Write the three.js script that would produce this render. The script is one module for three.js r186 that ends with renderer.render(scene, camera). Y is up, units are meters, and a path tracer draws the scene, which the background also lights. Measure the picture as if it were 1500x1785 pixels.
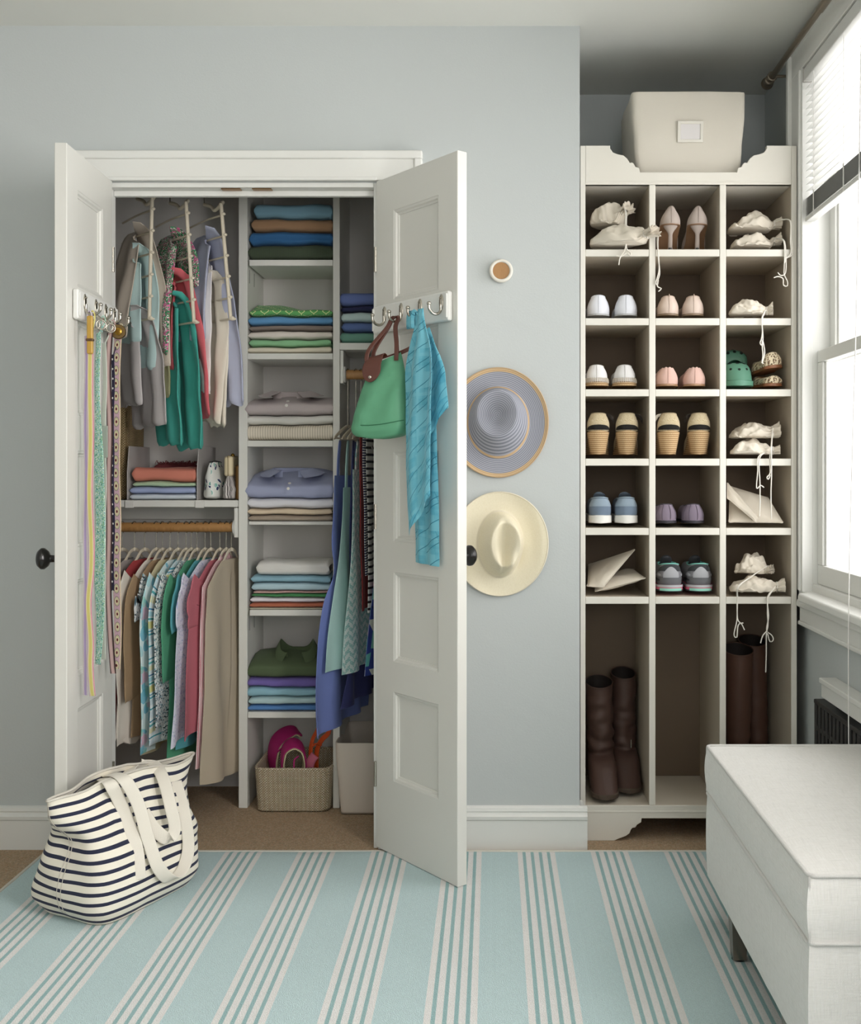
import * as THREE from 'three';
import { RoundedBoxGeometry } from 'three/addons/geometries/RoundedBoxGeometry.js';
import { mergeGeometries } from 'three/addons/utils/BufferGeometryUtils.js';
import { ImprovedNoise } from 'three/addons/math/ImprovedNoise.js';
import { RectAreaLightUniformsLib } from 'three/addons/lights/RectAreaLightUniformsLib.js';

// ---------- camera, light, exposure ----------
const V3 = THREE.Vector3;
const scene = new THREE.Scene();
const D0 = 3.18, F = 1815, CX = 857, CY = 822, CH = 1.149;          // lens centre and eye height read from the photograph
const camera = new THREE.PerspectiveCamera(2 * Math.atan(892.5 / F) * 180 / Math.PI, 1500 / 1785, 0.05, 60);
camera.setViewOffset(1500, 1785, 750 - CX, 892.5 - CY, 1500, 1785);  // shifted lens: verticals stay vertical
camera.position.set(0, CH, D0);
camera.lookAt(0, CH, 0);
camera.updateProjectionMatrix();
const renderer = new THREE.WebGLRenderer({ antialias: true });
renderer.toneMapping = THREE.LinearToneMapping;
renderer.toneMappingExposure = 1.07;
renderer.shadowMap.enabled = true;
scene.background = new THREE.Color(2.2, 2.24, 2.28);                 // bright overcast outside the windows
RectAreaLightUniformsLib.init();
function skylight(name, pos, target, w, h, intensity, color = 0xfffaf8) {   // area light outside an opening, of the seen window or an added one
  const l = new THREE.RectAreaLight(color, intensity, w, h);
  l.name = name; l.position.set(...pos); l.lookAt(...target); scene.add(l);
}
skylight('daylight_and_fill', [1.3, 1.6, 0.50], [0, 1.45, 0.50], 1.1, 1.7, 2.8);
skylight('daylight_and_fill', [1.3, 1.6, 2.3], [0, 1.5, 2.3], 1.1, 1.7, 16.0);  // at a window out of view, added to light the foreground
skylight('daylight_and_fill', [0.45, 1.6, 4.75], [0.45, 1.5, 3], 0.9, 1.6, 3.0);  // fill from behind the camera, through an added opening

// ---------- small tools ----------
const sx = (px, z) => (px - CX) * (D0 - z) / F, sy = (py, z) => CH - (py - CY) * (D0 - z) / F;
const at = (px, py, z) => new V3(sx(px, z), sy(py, z), z);           // where a thing seen at (px, py) stands when its depth is z
let seed = 7;
const rnd = () => { seed = (seed + 0x6d2b79f5) | 0; let t = Math.imul(seed ^ (seed >>> 15), 1 | seed); t = (t + Math.imul(t ^ (t >>> 7), 61 | t)) ^ t; return ((t ^ (t >>> 14)) >>> 0) / 4294967296; };
const rr = (a, b) => a + (b - a) * rnd();
const perlin = new ImprovedNoise();
const nz = (x, y = 0, z = 0) => perlin.noise(x + 31.7, y + 17.3, z + 5.1);
const lerp = (a, b, t) => a + (b - a) * t, clamp = (x, a, b) => Math.min(b, Math.max(a, x));
const sstep = (a, b, x) => { const t = clamp((x - a) / (b - a), 0, 1); return t * t * (3 - 2 * t); };
const spow = (x, p) => Math.sign(x) * Math.pow(Math.abs(x), p);
const keys = (ks, t) => {                                             // monotone cubic through [t, value] keys
  const n = ks.length - 1; if (t <= ks[0][0]) return ks[0][1]; if (t >= ks[n][0]) return ks[n][1];
  let i = 0; while (t > ks[i + 1][0]) i++;
  const d = (k) => (ks[k + 1][1] - ks[k][1]) / (ks[k + 1][0] - ks[k][0]), m = (k) => { if (k === 0) return d(0); if (k === n) return d(n - 1); const a = d(k - 1), b = d(k); return a * b <= 0 ? 0 : 2 * a * b / (a + b); };
  const h = ks[i + 1][0] - ks[i][0], u = (t - ks[i][0]) / h, u2 = u * u, u3 = u2 * u;
  return (2 * u3 - 3 * u2 + 1) * ks[i][1] + (u3 - 2 * u2 + u) * h * m(i) + (3 * u2 - 2 * u3) * ks[i + 1][1] + (u3 - u2) * h * m(i + 1);
};
const used = {};
const numbered = (n) => { used[n] = (used[n] || 0) + 1; return used[n] === 1 ? n : n + '_' + String(used[n] - 1).padStart(3, '0'); };
function part(name, geo, mat, parent) {
  const m = new THREE.Mesh(Array.isArray(geo) ? mergeGeometries(geo.map((g) => plain(g))) : geo, mat);
  m.name = parent === scene ? numbered(name) : name; m.castShadow = m.receiveShadow = true; parent.add(m);
  if (parent !== scene) { let k = 0; for (const c of parent.children) if (c !== m && c.userData.base === name) k++; m.userData.base = name; if (k) m.name = name + '_' + String(k).padStart(3, '0'); }
  return m;
}
function plain(g) {                                                    // the same attributes on all geometries, so that they merge
  g = g.index ? g.toNonIndexed() : g.clone();
  for (const k of Object.keys(g.attributes)) if (!['position', 'normal', 'uv'].includes(k)) g.deleteAttribute(k);
  if (!g.attributes.uv) g.setAttribute('uv', new THREE.BufferAttribute(new Float32Array(g.attributes.position.count * 2), 2));
  return g;
}
function thing(name, label, category, group) {
  const o = new THREE.Group(); o.name = numbered(name); scene.add(o);
  o.userData = { label, category }; if (group) o.userData.group = group;
  return o;
}
function struct(name, geo, mat) { const m = part(name, geo, mat, scene); m.userData.kind = 'structure'; return m; }
function settle(o) {                                                   // parts were built in room coordinates: move the group's origin to the thing's base
  const b = new THREE.Box3().setFromObject(o), p = new V3((b.min.x + b.max.x) / 2, b.min.y, (b.min.z + b.max.z) / 2), done = new Set();
  o.traverse((m) => { if (m.isMesh && !done.has(m.geometry)) { done.add(m.geometry); m.geometry.translate(-p.x, -p.y, -p.z); } });
  o.position.copy(p);
  return o;
}
const box = (x0, x1, y0, y1, z0, z1, r = 0.002) => new RoundedBoxGeometry(Math.abs(x1 - x0), Math.abs(y1 - y0), Math.abs(z1 - z0), 1, Math.min(r, Math.abs(x1 - x0) / 2.1, Math.abs(y1 - y0) / 2.1, Math.abs(z1 - z0) / 2.1)).translate((x0 + x1) / 2, (y0 + y1) / 2, (z0 + z1) / 2);
const tube = (pts, r, seg = 24, rad = 6) => new THREE.TubeGeometry(new THREE.CatmullRomCurve3(pts.map((p) => (p.isVector3 ? p : new V3(...p)))), seg, r, rad, false);
function grid(rows, cols, f, wrap = false) {                           // f(i / rows, j / cols) -> [x, y, z, u, v]
  const P = [], U = [], I = [];
  for (let i = 0; i <= rows; i++) for (let j = 0; j <= cols; j++) { const q = f(i / rows, j / cols); P.push(q[0], q[1], q[2]); U.push(q[3] ?? j / cols, q[4] ?? i / rows); }
  for (let i = 0; i < rows; i++) for (let j = 0; j < cols; j++) { const a = i * (cols + 1) + j, b = a + 1, c = a + cols + 1, d = c + 1; I.push(a, c, b, b, c, d); }
  const g = new THREE.BufferGeometry();
  g.setAttribute('position', new THREE.Float32BufferAttribute(P, 3)); g.setAttribute('uv', new THREE.Float32BufferAttribute(U, 2)); g.setIndex(I);
  g.computeVertexNormals();
  if (wrap) { const n = g.attributes.normal; for (let i = 0; i <= rows; i++) { const a = i * (cols + 1), b = a + cols, v = new V3(n.getX(a) + n.getX(b), n.getY(a) + n.getY(b), n.getZ(a) + n.getZ(b)).normalize(); n.setXYZ(a, v.x, v.y, v.z); n.setXYZ(b, v.x, v.y, v.z); } }
  return g;
}
function spline(pts, n) { return new THREE.CatmullRomCurve3(pts.map((p) => (p.isVector3 ? p : new V3(...p))), false, 'centripetal').getSpacedPoints(n); }
// a cloth strip: flattened ring swept along a path; wd = direction across, hw = half width, th = half thickness, wave(s, c) pushes it out
function strip(pts, { wd = [0, 0, 1], hw = 0.05, th = 0.004, n = 30, m = 24, wave = null, round = 0.55, ends = 0.03, endWave = null }) {
  const P = spline(pts, n), fw = typeof wd === 'function' ? wd : () => wd, fh = typeof hw === 'function' ? hw : () => hw, ft = typeof th === 'function' ? th : () => th;
  let len = 0; const L = P.map((p, i) => (i ? (len += p.distanceTo(P[i - 1])) : 0));
  const frames = P.map((p, i) => {
    const t = new V3().subVectors(P[Math.min(n, i + 1)], P[Math.max(0, i - 1)]).normalize(), w = new V3(...fw(i / n)).normalize();
    const nd = new V3().crossVectors(t, w).normalize(), w2 = new V3().crossVectors(nd, t).normalize();
    return { t, w: w2, nd };
  });
  return grid(n, m, (s, a) => {
    const i = Math.round(s * n), f = frames[i], e = Math.min(1, Math.min(s, 1 - s) / ends), k = Math.sqrt(Math.max(0, 1 - (1 - e) ** 2));
    const c = Math.cos(a * Math.PI * 2), si = Math.sin(a * Math.PI * 2), cc = spow(c, round), W = fh(s) , T = ft(s) * Math.max(0.04, k);
    const p = P[i].clone().addScaledVector(f.w, W * cc).addScaledVector(f.nd, T * spow(si, 0.8) + (wave ? wave(s, cc) : 0));
    if (endWave) p.addScaledVector(f.t, endWave(s, cc));
    return [p.x, p.y, p.z, W * cc, L[i]];
  }, true);
}
const sphere = (x, y, z, r, sx_ = 1, sy_ = 1, sz_ = 1, n = 12) => new THREE.SphereGeometry(r, n * 2, n).scale(sx_, sy_, sz_).translate(x, y, z);
function prism(shapePts, depth, bevel = 0.0015, holes = []) {          // outline in x, y extruded along +z
  const s = Array.isArray(shapePts) ? new THREE.Shape(shapePts.map((p) => new THREE.Vector2(...p))) : shapePts;
  for (const h of holes) s.holes.push(new THREE.Path(h.map((p) => new THREE.Vector2(...p))));
  return new THREE.ExtrudeGeometry(s, { depth: depth - 2 * bevel, bevelEnabled: bevel > 0, bevelSize: bevel, bevelThickness: bevel, bevelOffset: -bevel, bevelSegments: 1, curveSegments: 16 }).translate(0, 0, bevel);
}
const rect = (x0, x1, y0, y1) => [[x0, y0], [x1, y0], [x1, y1], [x0, y1]];

// ---------- textures and materials ----------
function canvasTex(w, h, draw, ru = 1, rv = 1, srgb = true) {         // ru, rv: metres covered by one repeat
  const c = document.createElement('canvas'); c.width = w; c.height = h; draw(c.getContext('2d'), w, h);
  const t = new THREE.CanvasTexture(c); t.wrapS = t.wrapT = THREE.RepeatWrapping; t.repeat.set(1 / ru, 1 / rv);
  if (srgb) t.colorSpace = THREE.SRGBColorSpace;
  return t;
}
function noiseTex(w, h, f, ru, rv) {                                  // f(x, y) -> 0..1, tiles when f does
  const d = new Uint8Array(w * h * 4);
  for (let y = 0; y < h; y++) for (let x = 0; x < w; x++) { const v = clamp(f(x, y), 0, 1) * 255, o = (y * w + x) * 4; d[o] = d[o + 1] = d[o + 2] = v; d[o + 3] = 255; }
  const t = new THREE.DataTexture(d, w, h); t.wrapS = t.wrapT = THREE.RepeatWrapping; t.magFilter = THREE.LinearFilter; t.minFilter = THREE.LinearFilter; t.repeat.set(1 / ru, 1 / rv); t.needsUpdate = true;
  return t;
}
const weave = noiseTex(256, 256, (x, y) => 0.5 + 0.25 * Math.sin(x * Math.PI / 4) * Math.cos(y * Math.PI / 4) + 0.35 * (rnd() - 0.5), 0.09, 0.09);
const pile = noiseTex(512, 512, () => rnd(), 0.4, 0.4);
const plaster = noiseTex(256, 256, (x, y) => 0.5 + 0.3 * (rnd() - 0.5) + 0.25 * Math.sin(x / 256 * 6.283 * 5 + 2 * Math.sin(y / 256 * 6.283 * 3)) * Math.sin(y / 256 * 6.283 * 4), 0.6, 0.6);
const mats = {};
function paint(color, rough = 0.5, extra = {}) { const k = color + '|' + rough + JSON.stringify(Object.keys(extra)); return (mats[k] ??= new THREE.MeshStandardMaterial({ color, roughness: rough, ...extra })); }
function cloth(hex, map = null, bump = 0.0004, rough = 0.92) {
  const col = new THREE.Color(hex), lum = 0.3 * col.r + 0.59 * col.g + 0.11 * col.b; col.lerp(new THREE.Color(lum, lum, lum), 0.14); const color = col.getHex();
  const k = 'c' + color + (map ? map.uuid : '') + bump;
  return (mats[k] ??= new THREE.MeshPhysicalMaterial({ color, map, roughness: rough, bumpMap: weave, bumpScale: bump, sheen: 0.25, sheenRoughness: 0.6, sheenColor: new THREE.Color(color).lerp(new THREE.Color(1, 1, 1), 0.5), side: THREE.DoubleSide }));
}
const WALL = paint(0xc1c6c5, 0.85, { bumpMap: plaster, bumpScale: 0.0006 });
const CEIL = paint(0xdedfd9, 0.9, { bumpMap: plaster, bumpScale: 0.0006 });
const TRIM = paint(0xe4e4df, 0.45);
const DOOR = paint(0xdad9d2, 0.42);
const CLOSETW = paint(0xd2cfca, 0.8, { bumpMap: plaster, bumpScale: 0.0005 });
const SHELF = paint(0xdcdbd4, 0.5);
const CREAM = paint(0xdfdbd0, 0.45);
const NICKEL = paint(0xb8b2a6, 0.22, { metalness: 1 });
const BRASS = paint(0x8d6a3a, 0.3, { metalness: 1 });
const BLACK = paint(0x14120f, 0.25);

// ---------- the room ----------
const CEILY = 2.51, XR = 0.985, XL = -2.3, ZB = 4.5, ZC = -0.62, ZR = -0.58, XC = 0.268;   // ceiling, right and left wall, wall behind, closet back, recess back, wall corner
const carpetTex = canvasTex(512, 512, (g, w, h) => {
  g.fillStyle = '#b89f83'; g.fillRect(0, 0, w, h);
  for (let i = 0; i < 26000; i++) { const k = rnd(); g.fillStyle = k < 0.35 ? '#a08a68' : k < 0.6 ? '#cdb598' : k < 0.8 ? '#b8906e' : '#93846e'; g.globalAlpha = 0.5; g.fillRect(rnd() * w, rnd() * h, 2 + rnd() * 3, 2 + rnd() * 3); }
}, 0.5, 0.5);
const floorGeo = new THREE.BoxGeometry(XR - XL + 0.3, 0.06, ZB - ZC + 0.3).translate((XR + XL) / 2, -0.03, (ZB + ZC) / 2);
{ const p = floorGeo.attributes.position, u = floorGeo.attributes.uv; for (let i = 0; i < p.count; i++) u.setXY(i, p.getX(i), p.getZ(i)); }
struct('floor', floorGeo, new THREE.MeshStandardMaterial({ color: 0xffffff, map: carpetTex, roughness: 1, bumpMap: pile, bumpScale: 0.003 }));
struct('ceiling', new THREE.BoxGeometry(XR - XL + 0.3, 0.08, ZB - ZC + 0.3).translate((XR + XL) / 2, CEILY + 0.04, (ZB + ZC) / 2), CEIL);
const HX0 = -1.1516, OX0 = -1.178, OX1 = -0.3485, OY = 2.03, WT = 0.045;              // closet opening
struct('wall_front', prism([[XL - 0.1, 0], [OX0, 0], [OX0, OY], [OX1, OY], [OX1, 0], [XC, 0], [XC, CEILY], [XL - 0.1, CEILY]], WT, 0).translate(0, 0, -WT), WALL);
struct('wall_corner', new THREE.BoxGeometry(0.1, CEILY, -WT - ZR).translate(XC - 0.05, CEILY / 2, (ZR - WT) / 2), WALL);
struct('wall_back', new THREE.BoxGeometry(XR - XC + 0.3, CEILY, 0.1).translate((XR + XC) / 2, CEILY / 2, ZR - 0.05), WALL);
struct('wall_left', new THREE.BoxGeometry(0.1, CEILY, ZB).translate(XL - 0.05, CEILY / 2, ZB / 2), WALL);
const W1 = [-0.02, 1.02], W2 = [1.78, 2.82], WY = [0.80, 2.385];         // openings in the right wall: the seen window, then an added unseen one
struct('wall_right', prism(rect(-(ZB + 0.1), -ZR + 0.05, 0, CEILY), 0.16, 0, [rect(-W1[1], -W1[0], ...WY), rect(-W2[1], -W2[0], ...WY)]).rotateY(Math.PI / 2).translate(XR, 0, 0), WALL);
struct('wall_rear', prism(rect(XL - 0.1, XR + 0.1, 0, CEILY), 0.1, 0, [rect(0.0, 0.9, ...WY)]).translate(0, 0, ZB), WALL);  // opening out of view, added to let the fill light in
// closet interior
struct('wall_closet_back', new THREE.BoxGeometry(1.75, CEILY, 0.06).translate(-0.735, CEILY / 2, ZC - 0.03), CLOSETW);
struct('wall_closet_left', new THREE.BoxGeometry(0.06, CEILY, -WT - ZC).translate(-1.53, CEILY / 2, (ZC - WT) / 2), CLOSETW);
struct('wall_closet_right', new THREE.BoxGeometry(0.06, CEILY, -WT - ZC).translate(0.04, CEILY / 2, (ZC - WT) / 2), CLOSETW);
// jambs and the head stop
const jam = (n, ...b) => struct(n, box(...b), TRIM);
jam('trim_jamb', OX0 - 0.001, OX0 + 0.012, 0, OY, -WT - 0.004, 0.004);
jam('trim_jamb', OX1 - 0.012, OX1 + 0.001, 0, OY, -WT - 0.004, 0.004);
{ const h = jam('trim_head_jamb', OX0 + 0.012, OX1 - 0.012, OY - 0.014, OY + 0.001, -WT - 0.004, 0.004);
  part('door_stop', box(OX0 + 0.012, OX1 - 0.012, OY - 0.032, OY - 0.014, -0.049, -0.03, 0.003), TRIM, h);
  for (const px of [401, 455]) part('catch_plate', box(sx(px - 17, 0), sx(px + 17, 0), OY - 0.017, OY - 0.0142, -0.028, -0.004, 0.001), BRASS, h); }
// casing with a stepped profile: a flat board and a backband
const casing = (n, x0, x1, y0, y1, hx0, hx1, hy0, hy1) => { const c = struct(n, box(x0, x1, y0, y1, 0, 0.018, 0.003), TRIM); part('backband', box(hx0, hx1, hy0, hy1, 0, 0.027, 0.006), TRIM, c); return c; };
casing('trim_1', HX0 - 0.112, OX1 + 0.112, OY + 0.004, 2.118, HX0 - 0.138, OX1 + 0.138, 2.098, 2.124);
{ const bead = part('bead', box(OX0 - 0.0, OX1 + 0.0, OY + 0.002, OY + 0.014, 0.016, 0.024, 0.004), TRIM, scene.getObjectByName('trim_1')); }
casing('trim_2', HX0 - 0.112, OX0 - 0.003, 0, OY + 0.004, HX0 - 0.138, HX0 - 0.112, 0, 2.1);
casing('trim_3', OX1 + 0.003, OX1 + 0.112, 0, OY + 0.004, OX1 + 0.112, OX1 + 0.138, 0, 2.1);
// baseboards: a profile swept along the wall
const baseProfile = [[0, 0], [0.018, 0], [0.018, 0.088], [0.0155, 0.0895], [0.022, 0.092], [0.023, 0.102], [0.017, 0.108], [0.015, 0.113], [0.018, 0.117], [0.016, 0.126], [0.008, 0.130], [0, 0.130]];
const baseboard = (n, len, place) => struct(n, place(prism(baseProfile, len, 0)), TRIM);
baseboard('baseboard_front', XC - OX1 - 0.138 + 0.022, (g) => g.rotateY(-Math.PI / 2).translate(XC + 0.022, 0, 0));
baseboard('baseboard_front_left', HX0 - 0.138 - XL, (g) => g.rotateY(-Math.PI / 2).translate(HX0 - 0.138, 0, 0));
baseboard('baseboard_left', ZB, (g) => g.translate(XL, 0, 0));
baseboard('baseboard_corner', 0.052, (g) => g.translate(XC, 0, -0.05));

// doors
const DW_R = 0.401, DW_L = 0.3725, DT = 0.033, DZ = 0.024;
function makeDoor(name, w, sign, x, turn) {                             // sign: which way the thickness goes from the face that shows
  const g = new THREE.Group(); g.name = name; g.userData.kind = 'structure'; scene.add(g);
  g.position.set(x, 0.012, DZ); g.rotation.y = turn;
  const pu0 = w * 0.235, pu1 = w * 0.78, tops = [1.91, 1.555, 1.193, 0.838, 0.483], H = OY - 0.012 - 0.002;
  const holes = tops.map((t) => rect(pu0, pu1, t - 0.262, t));
  const place = (q) => (sign > 0 ? q : q.translate(0, 0, -DT));
  part('door_frame', place(prism(rect(0.001, w, 0.0, H), DT, 0.0015, holes)), DOOR, g);
  for (const t of tops) {                                               // recessed panel with a sloped moulding round a flat field, on both faces
    const y0 = t - 0.262, y1 = t, prof = [[0, 0.0135], [0.0, 0.011], [0.008, 0.0115], [0.012, 0.008], [0.016, 0.0065], [0.022, 0.0068]], gs = [];
    for (const s of [1, -1]) {
      const P = [], I = [], off = [[0, DT / 2 - 0.001], [0.006, DT / 2 - 0.0025], [0.009, DT / 2 - 0.007], [0.014, DT / 2 - 0.0085], [0.0145, DT / 2 - 0.011], [0.02, DT / 2 - 0.011]];
      off.forEach(([o, z]) => P.push(pu0 + o, y0 + o, s * z, pu1 - o, y0 + o, s * z, pu1 - o, y1 - o, s * z, pu0 + o, y1 - o, s * z));
      for (let r = 0; r < off.length - 1; r++) for (let k = 0; k < 4; k++) { const a = r * 4 + k, b = r * 4 + (k + 1) % 4, c = a + 4, d = b + 4; s > 0 ? I.push(a, b, c, b, d, c) : I.push(a, c, b, b, c, d); }
      const e = (off.length - 1) * 4; s > 0 ? I.push(e, e + 1, e + 2, e, e + 2, e + 3) : I.push(e, e + 2, e + 1, e, e + 3, e + 2);
      const q = new THREE.BufferGeometry(); q.setAttribute('position', new THREE.Float32BufferAttribute(P, 3)); q.setIndex(I);
      const f = q.toNonIndexed(); f.computeVertexNormals(); gs.push(f);
    }
    part('panel', mergeGeometries(gs.map(plain)).translate(0, 0, sign > 0 ? DT / 2 : -DT / 2), DOOR, g);
  }
  const k = new THREE.LatheGeometry([[0.0, 0], [0.022, 0], [0.023, 0.004], [0.011, 0.008], [0.0085, 0.02], [0.009, 0.03], [0.019, 0.036], [0.026, 0.046], [0.026, 0.053], [0.02, 0.061], [0.01, 0.065], [0, 0.066]].map((p) => new THREE.Vector2(...p)), 28);
  k.rotateX(Math.PI / 2 * (sign > 0 ? 1 : -1)).scale(1.0, 1.12, 1); if (sign < 0) k.rotateY(0);
  part('door_knob', sign > 0 ? k.translate(w - 0.05, 0.90, DT) : k.rotateX(0).translate(w - 0.05, 0.90, -DT), BLACK, g);
  for (const y of [0.22, 1.0, 1.78]) part('hinge', new THREE.CylinderGeometry(0.005, 0.005, 0.075, 10).translate(-0.004, y, 0), NICKEL, g);
  return g;
}
const TURN_L = -Math.atan2(0.372, 0.0138), TURN_R = -Math.atan2(0.77, 0.64);
const doorL = makeDoor('door_1', DW_L, 1, HX0 + 0.002, TURN_L), doorR = makeDoor('door_2', DW_R, -1, OX1 - 0.002, TURN_R);
doorL.updateMatrixWorld(true); doorR.updateMatrixWorld(true);
const onDoorL = (u, y, off) => new V3(u, y - 0.012, -off).applyMatrix4(doorL.matrixWorld);    // a point off the face that shows
const onDoorR = (u, y, off) => new V3(u, y - 0.012, off).applyMatrix4(doorR.matrixWorld);

// window: casing, stool, apron, jambs, two sashes
const GLASS = new THREE.MeshPhysicalMaterial({ color: 0xffffff, roughness: 0.02, transmission: 1, thickness: 0, ior: 1.45 });
function makeWindow(name, [z0, z1]) {
  const g = new THREE.Group(); g.name = name; g.userData.kind = 'structure'; scene.add(g);
  const [y0, y1] = WY, cw = 0.125, ct = 0.034, ze = z0 < 0.5, p = (n, ...b) => part(n, box(...b), TRIM, g);
  for (const [a, b, s] of [[z0 - cw, z0 + 0.004, -1], [z1 - 0.004, z1 + cw, 1]]) {
    const c = p('casing', XR - ct, XR, y0 - 0.02, y1 + 0.004, a, b, 0.003);
    part('backband', box(XR - ct - 0.012, XR, y0 - 0.02, y1 + 0.1, s < 0 ? a - 0.006 : b - 0.018, s < 0 ? a + 0.018 : b + 0.006, 0.005), TRIM, c);
    part('bead', box(XR - ct - 0.006, XR, y0 - 0.02, y1 + 0.004, s < 0 ? b - 0.03 : a + 0.012, s < 0 ? b - 0.012 : a + 0.03, 0.006), TRIM, c);
  }
  const h = p('head_casing', XR - ct, XR, y1 + 0.004, y1 + 0.1, z0 - cw, z1 + cw, 0.003);
  part('crown_moulding', box(XR - ct - 0.012, XR, y1 + 0.08, y1 + 0.104, z0 - cw - 0.006, z1 + cw + 0.006, 0.008), TRIM, h);
  const st = p('window_sill', XR - 0.062, XR + 0.03, y0 - 0.045, y0 - 0.018, ze ? 0.03 : z0 - cw - 0.02, z1 + cw + 0.02, 0.008); if (ze) part('sill_end', box(XR - 0.033, XR + 0.03, y0 - 0.045, y0 - 0.018, -0.055, 0.031, 0.004), TRIM, st);
  part('apron', box(XR - 0.03, XR, y0 - 0.12, y0 - 0.045, ze ? -0.056 : z0 - cw, z1 + cw, 0.004), TRIM, st);
  part('apron_moulding', box(XR - 0.042, XR, y0 - 0.07, y0 - 0.045, ze ? -0.056 : z0 - cw, z1 + cw, 0.008), TRIM, st);
  part('apron_bead', box(XR - 0.036, XR, y0 - 0.126, y0 - 0.112, ze ? -0.056 : z0 - cw, z1 + cw, 0.005), TRIM, st);
  for (const z of [z0, z1]) p('jamb', XR - 0.033, XR + 0.15, y0 - 0.02, y1, z - 0.002, z + 0.002, 0.0005);
  p('sill_base', XR - 0.002, XR + 0.16, y0 - 0.04, y0 + 0.004, z0, z1, 0.002);
  const ym = 1.50, sash = (n, xa, ya, yb, rail) => {
    const s = p(n, xa, xa + 0.034, ya, ya + rail, z0 + 0.002, z1 - 0.002, 0.003);
    part('sash_rail', box(xa, xa + 0.034, yb - 0.038, yb, z0 + 0.002, z1 - 0.002, 0.003), TRIM, s);
    for (const [a, b] of [[z0 + 0.002, z0 + 0.05], [z1 - 0.05, z1 - 0.002]]) part('sash_stile', box(xa, xa + 0.034, ya + rail, yb - 0.038, a, b, 0.003), TRIM, s);
    for (const [a, b] of [[z0 + 0.05, z0 + 0.06], [z1 - 0.06, z1 - 0.05]]) part('glazing_bead', box(xa + 0.008, xa + 0.026, ya + rail, yb - 0.038, a, b, 0.003), TRIM, s);
    part('pane', box(xa + 0.015, xa + 0.019, ya + rail - 0.004, yb - 0.034, z0 + 0.05, z1 - 0.05, 0.0005), GLASS, s);
  };
  sash('lower_sash', XR + 0.014, y0 + 0.004, ym + 0.02, 0.06);
  sash('upper_sash', XR + 0.052, ym - 0.02, y1, 0.04);
  return g;
}
makeWindow('window_1', W1); makeWindow('added_window_2', W2);  // the second window is out of view, added for its light

// ---------- large furniture ----------
// striped rug
{
  const X0 = -1.342, X1 = 0.93, Z0 = 0.04, Z1 = 2.6, per = 0.2185, c = 0.0152, gp = 0.009;
  const tx = canvasTex(1024, 64, (g, w, h) => {
    const img = g.createImageData(w, h);
    for (let x = 0; x < w; x++) for (let y = 0; y < h; y++) {
      const jag = (rnd() - 0.5) * 0.0016, u = (x / w) * per + jag, k = u % (c + gp);
      let col = [207, 230, 231]; if (u >= 0 && u < 5 * c + 4 * gp) col = k < c ? [253, 251, 246] : [165, 200, 200];
      const v = 1 + (rnd() - 0.5) * 0.26 , o = (y * w + x) * 4;
      for (let j = 0; j < 3; j++) img.data[o + j] = clamp(col[j] * v, 0, 255); img.data[o + 3] = 255;
    }
    g.putImageData(img, 0, 0);
  }, per, 0.05);
  const rug = thing('rug', 'large pale aqua rug with bands of cream stripes on the carpet', 'rug');
  const m = new THREE.MeshStandardMaterial({ map: tx, roughness: 1, bumpMap: pile, bumpScale: 0.004 });
  const top = grid(90, 60, (s, t) => { const x = lerp(X0, X1, t), z = lerp(Z0, Z1, s), e = Math.min(1, Math.min(x - X0, X1 - x, z - Z0, Z1 - z) / 0.008); return [x, 0.003 + 0.008 * Math.sqrt(Math.max(0, e)) + 0.0018 * nz(x * 5, z * 5), z, x + 0.361, z]; });
  part('pile', top, m, rug);
  part('hem', [box(X0, X1, 0.0005, 0.0065, Z0 - 0.006, Z0 + 0.006, 0.003), box(X0 - 0.004, X0 + 0.006, 0.0005, 0.0065, Z0 - 0.006, Z1, 0.003), box(X0, X1, 0.0005, 0.004, Z0, Z1, 0.001)], cloth(0xd9d5c8), rug);
  settle(rug);
}
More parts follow.
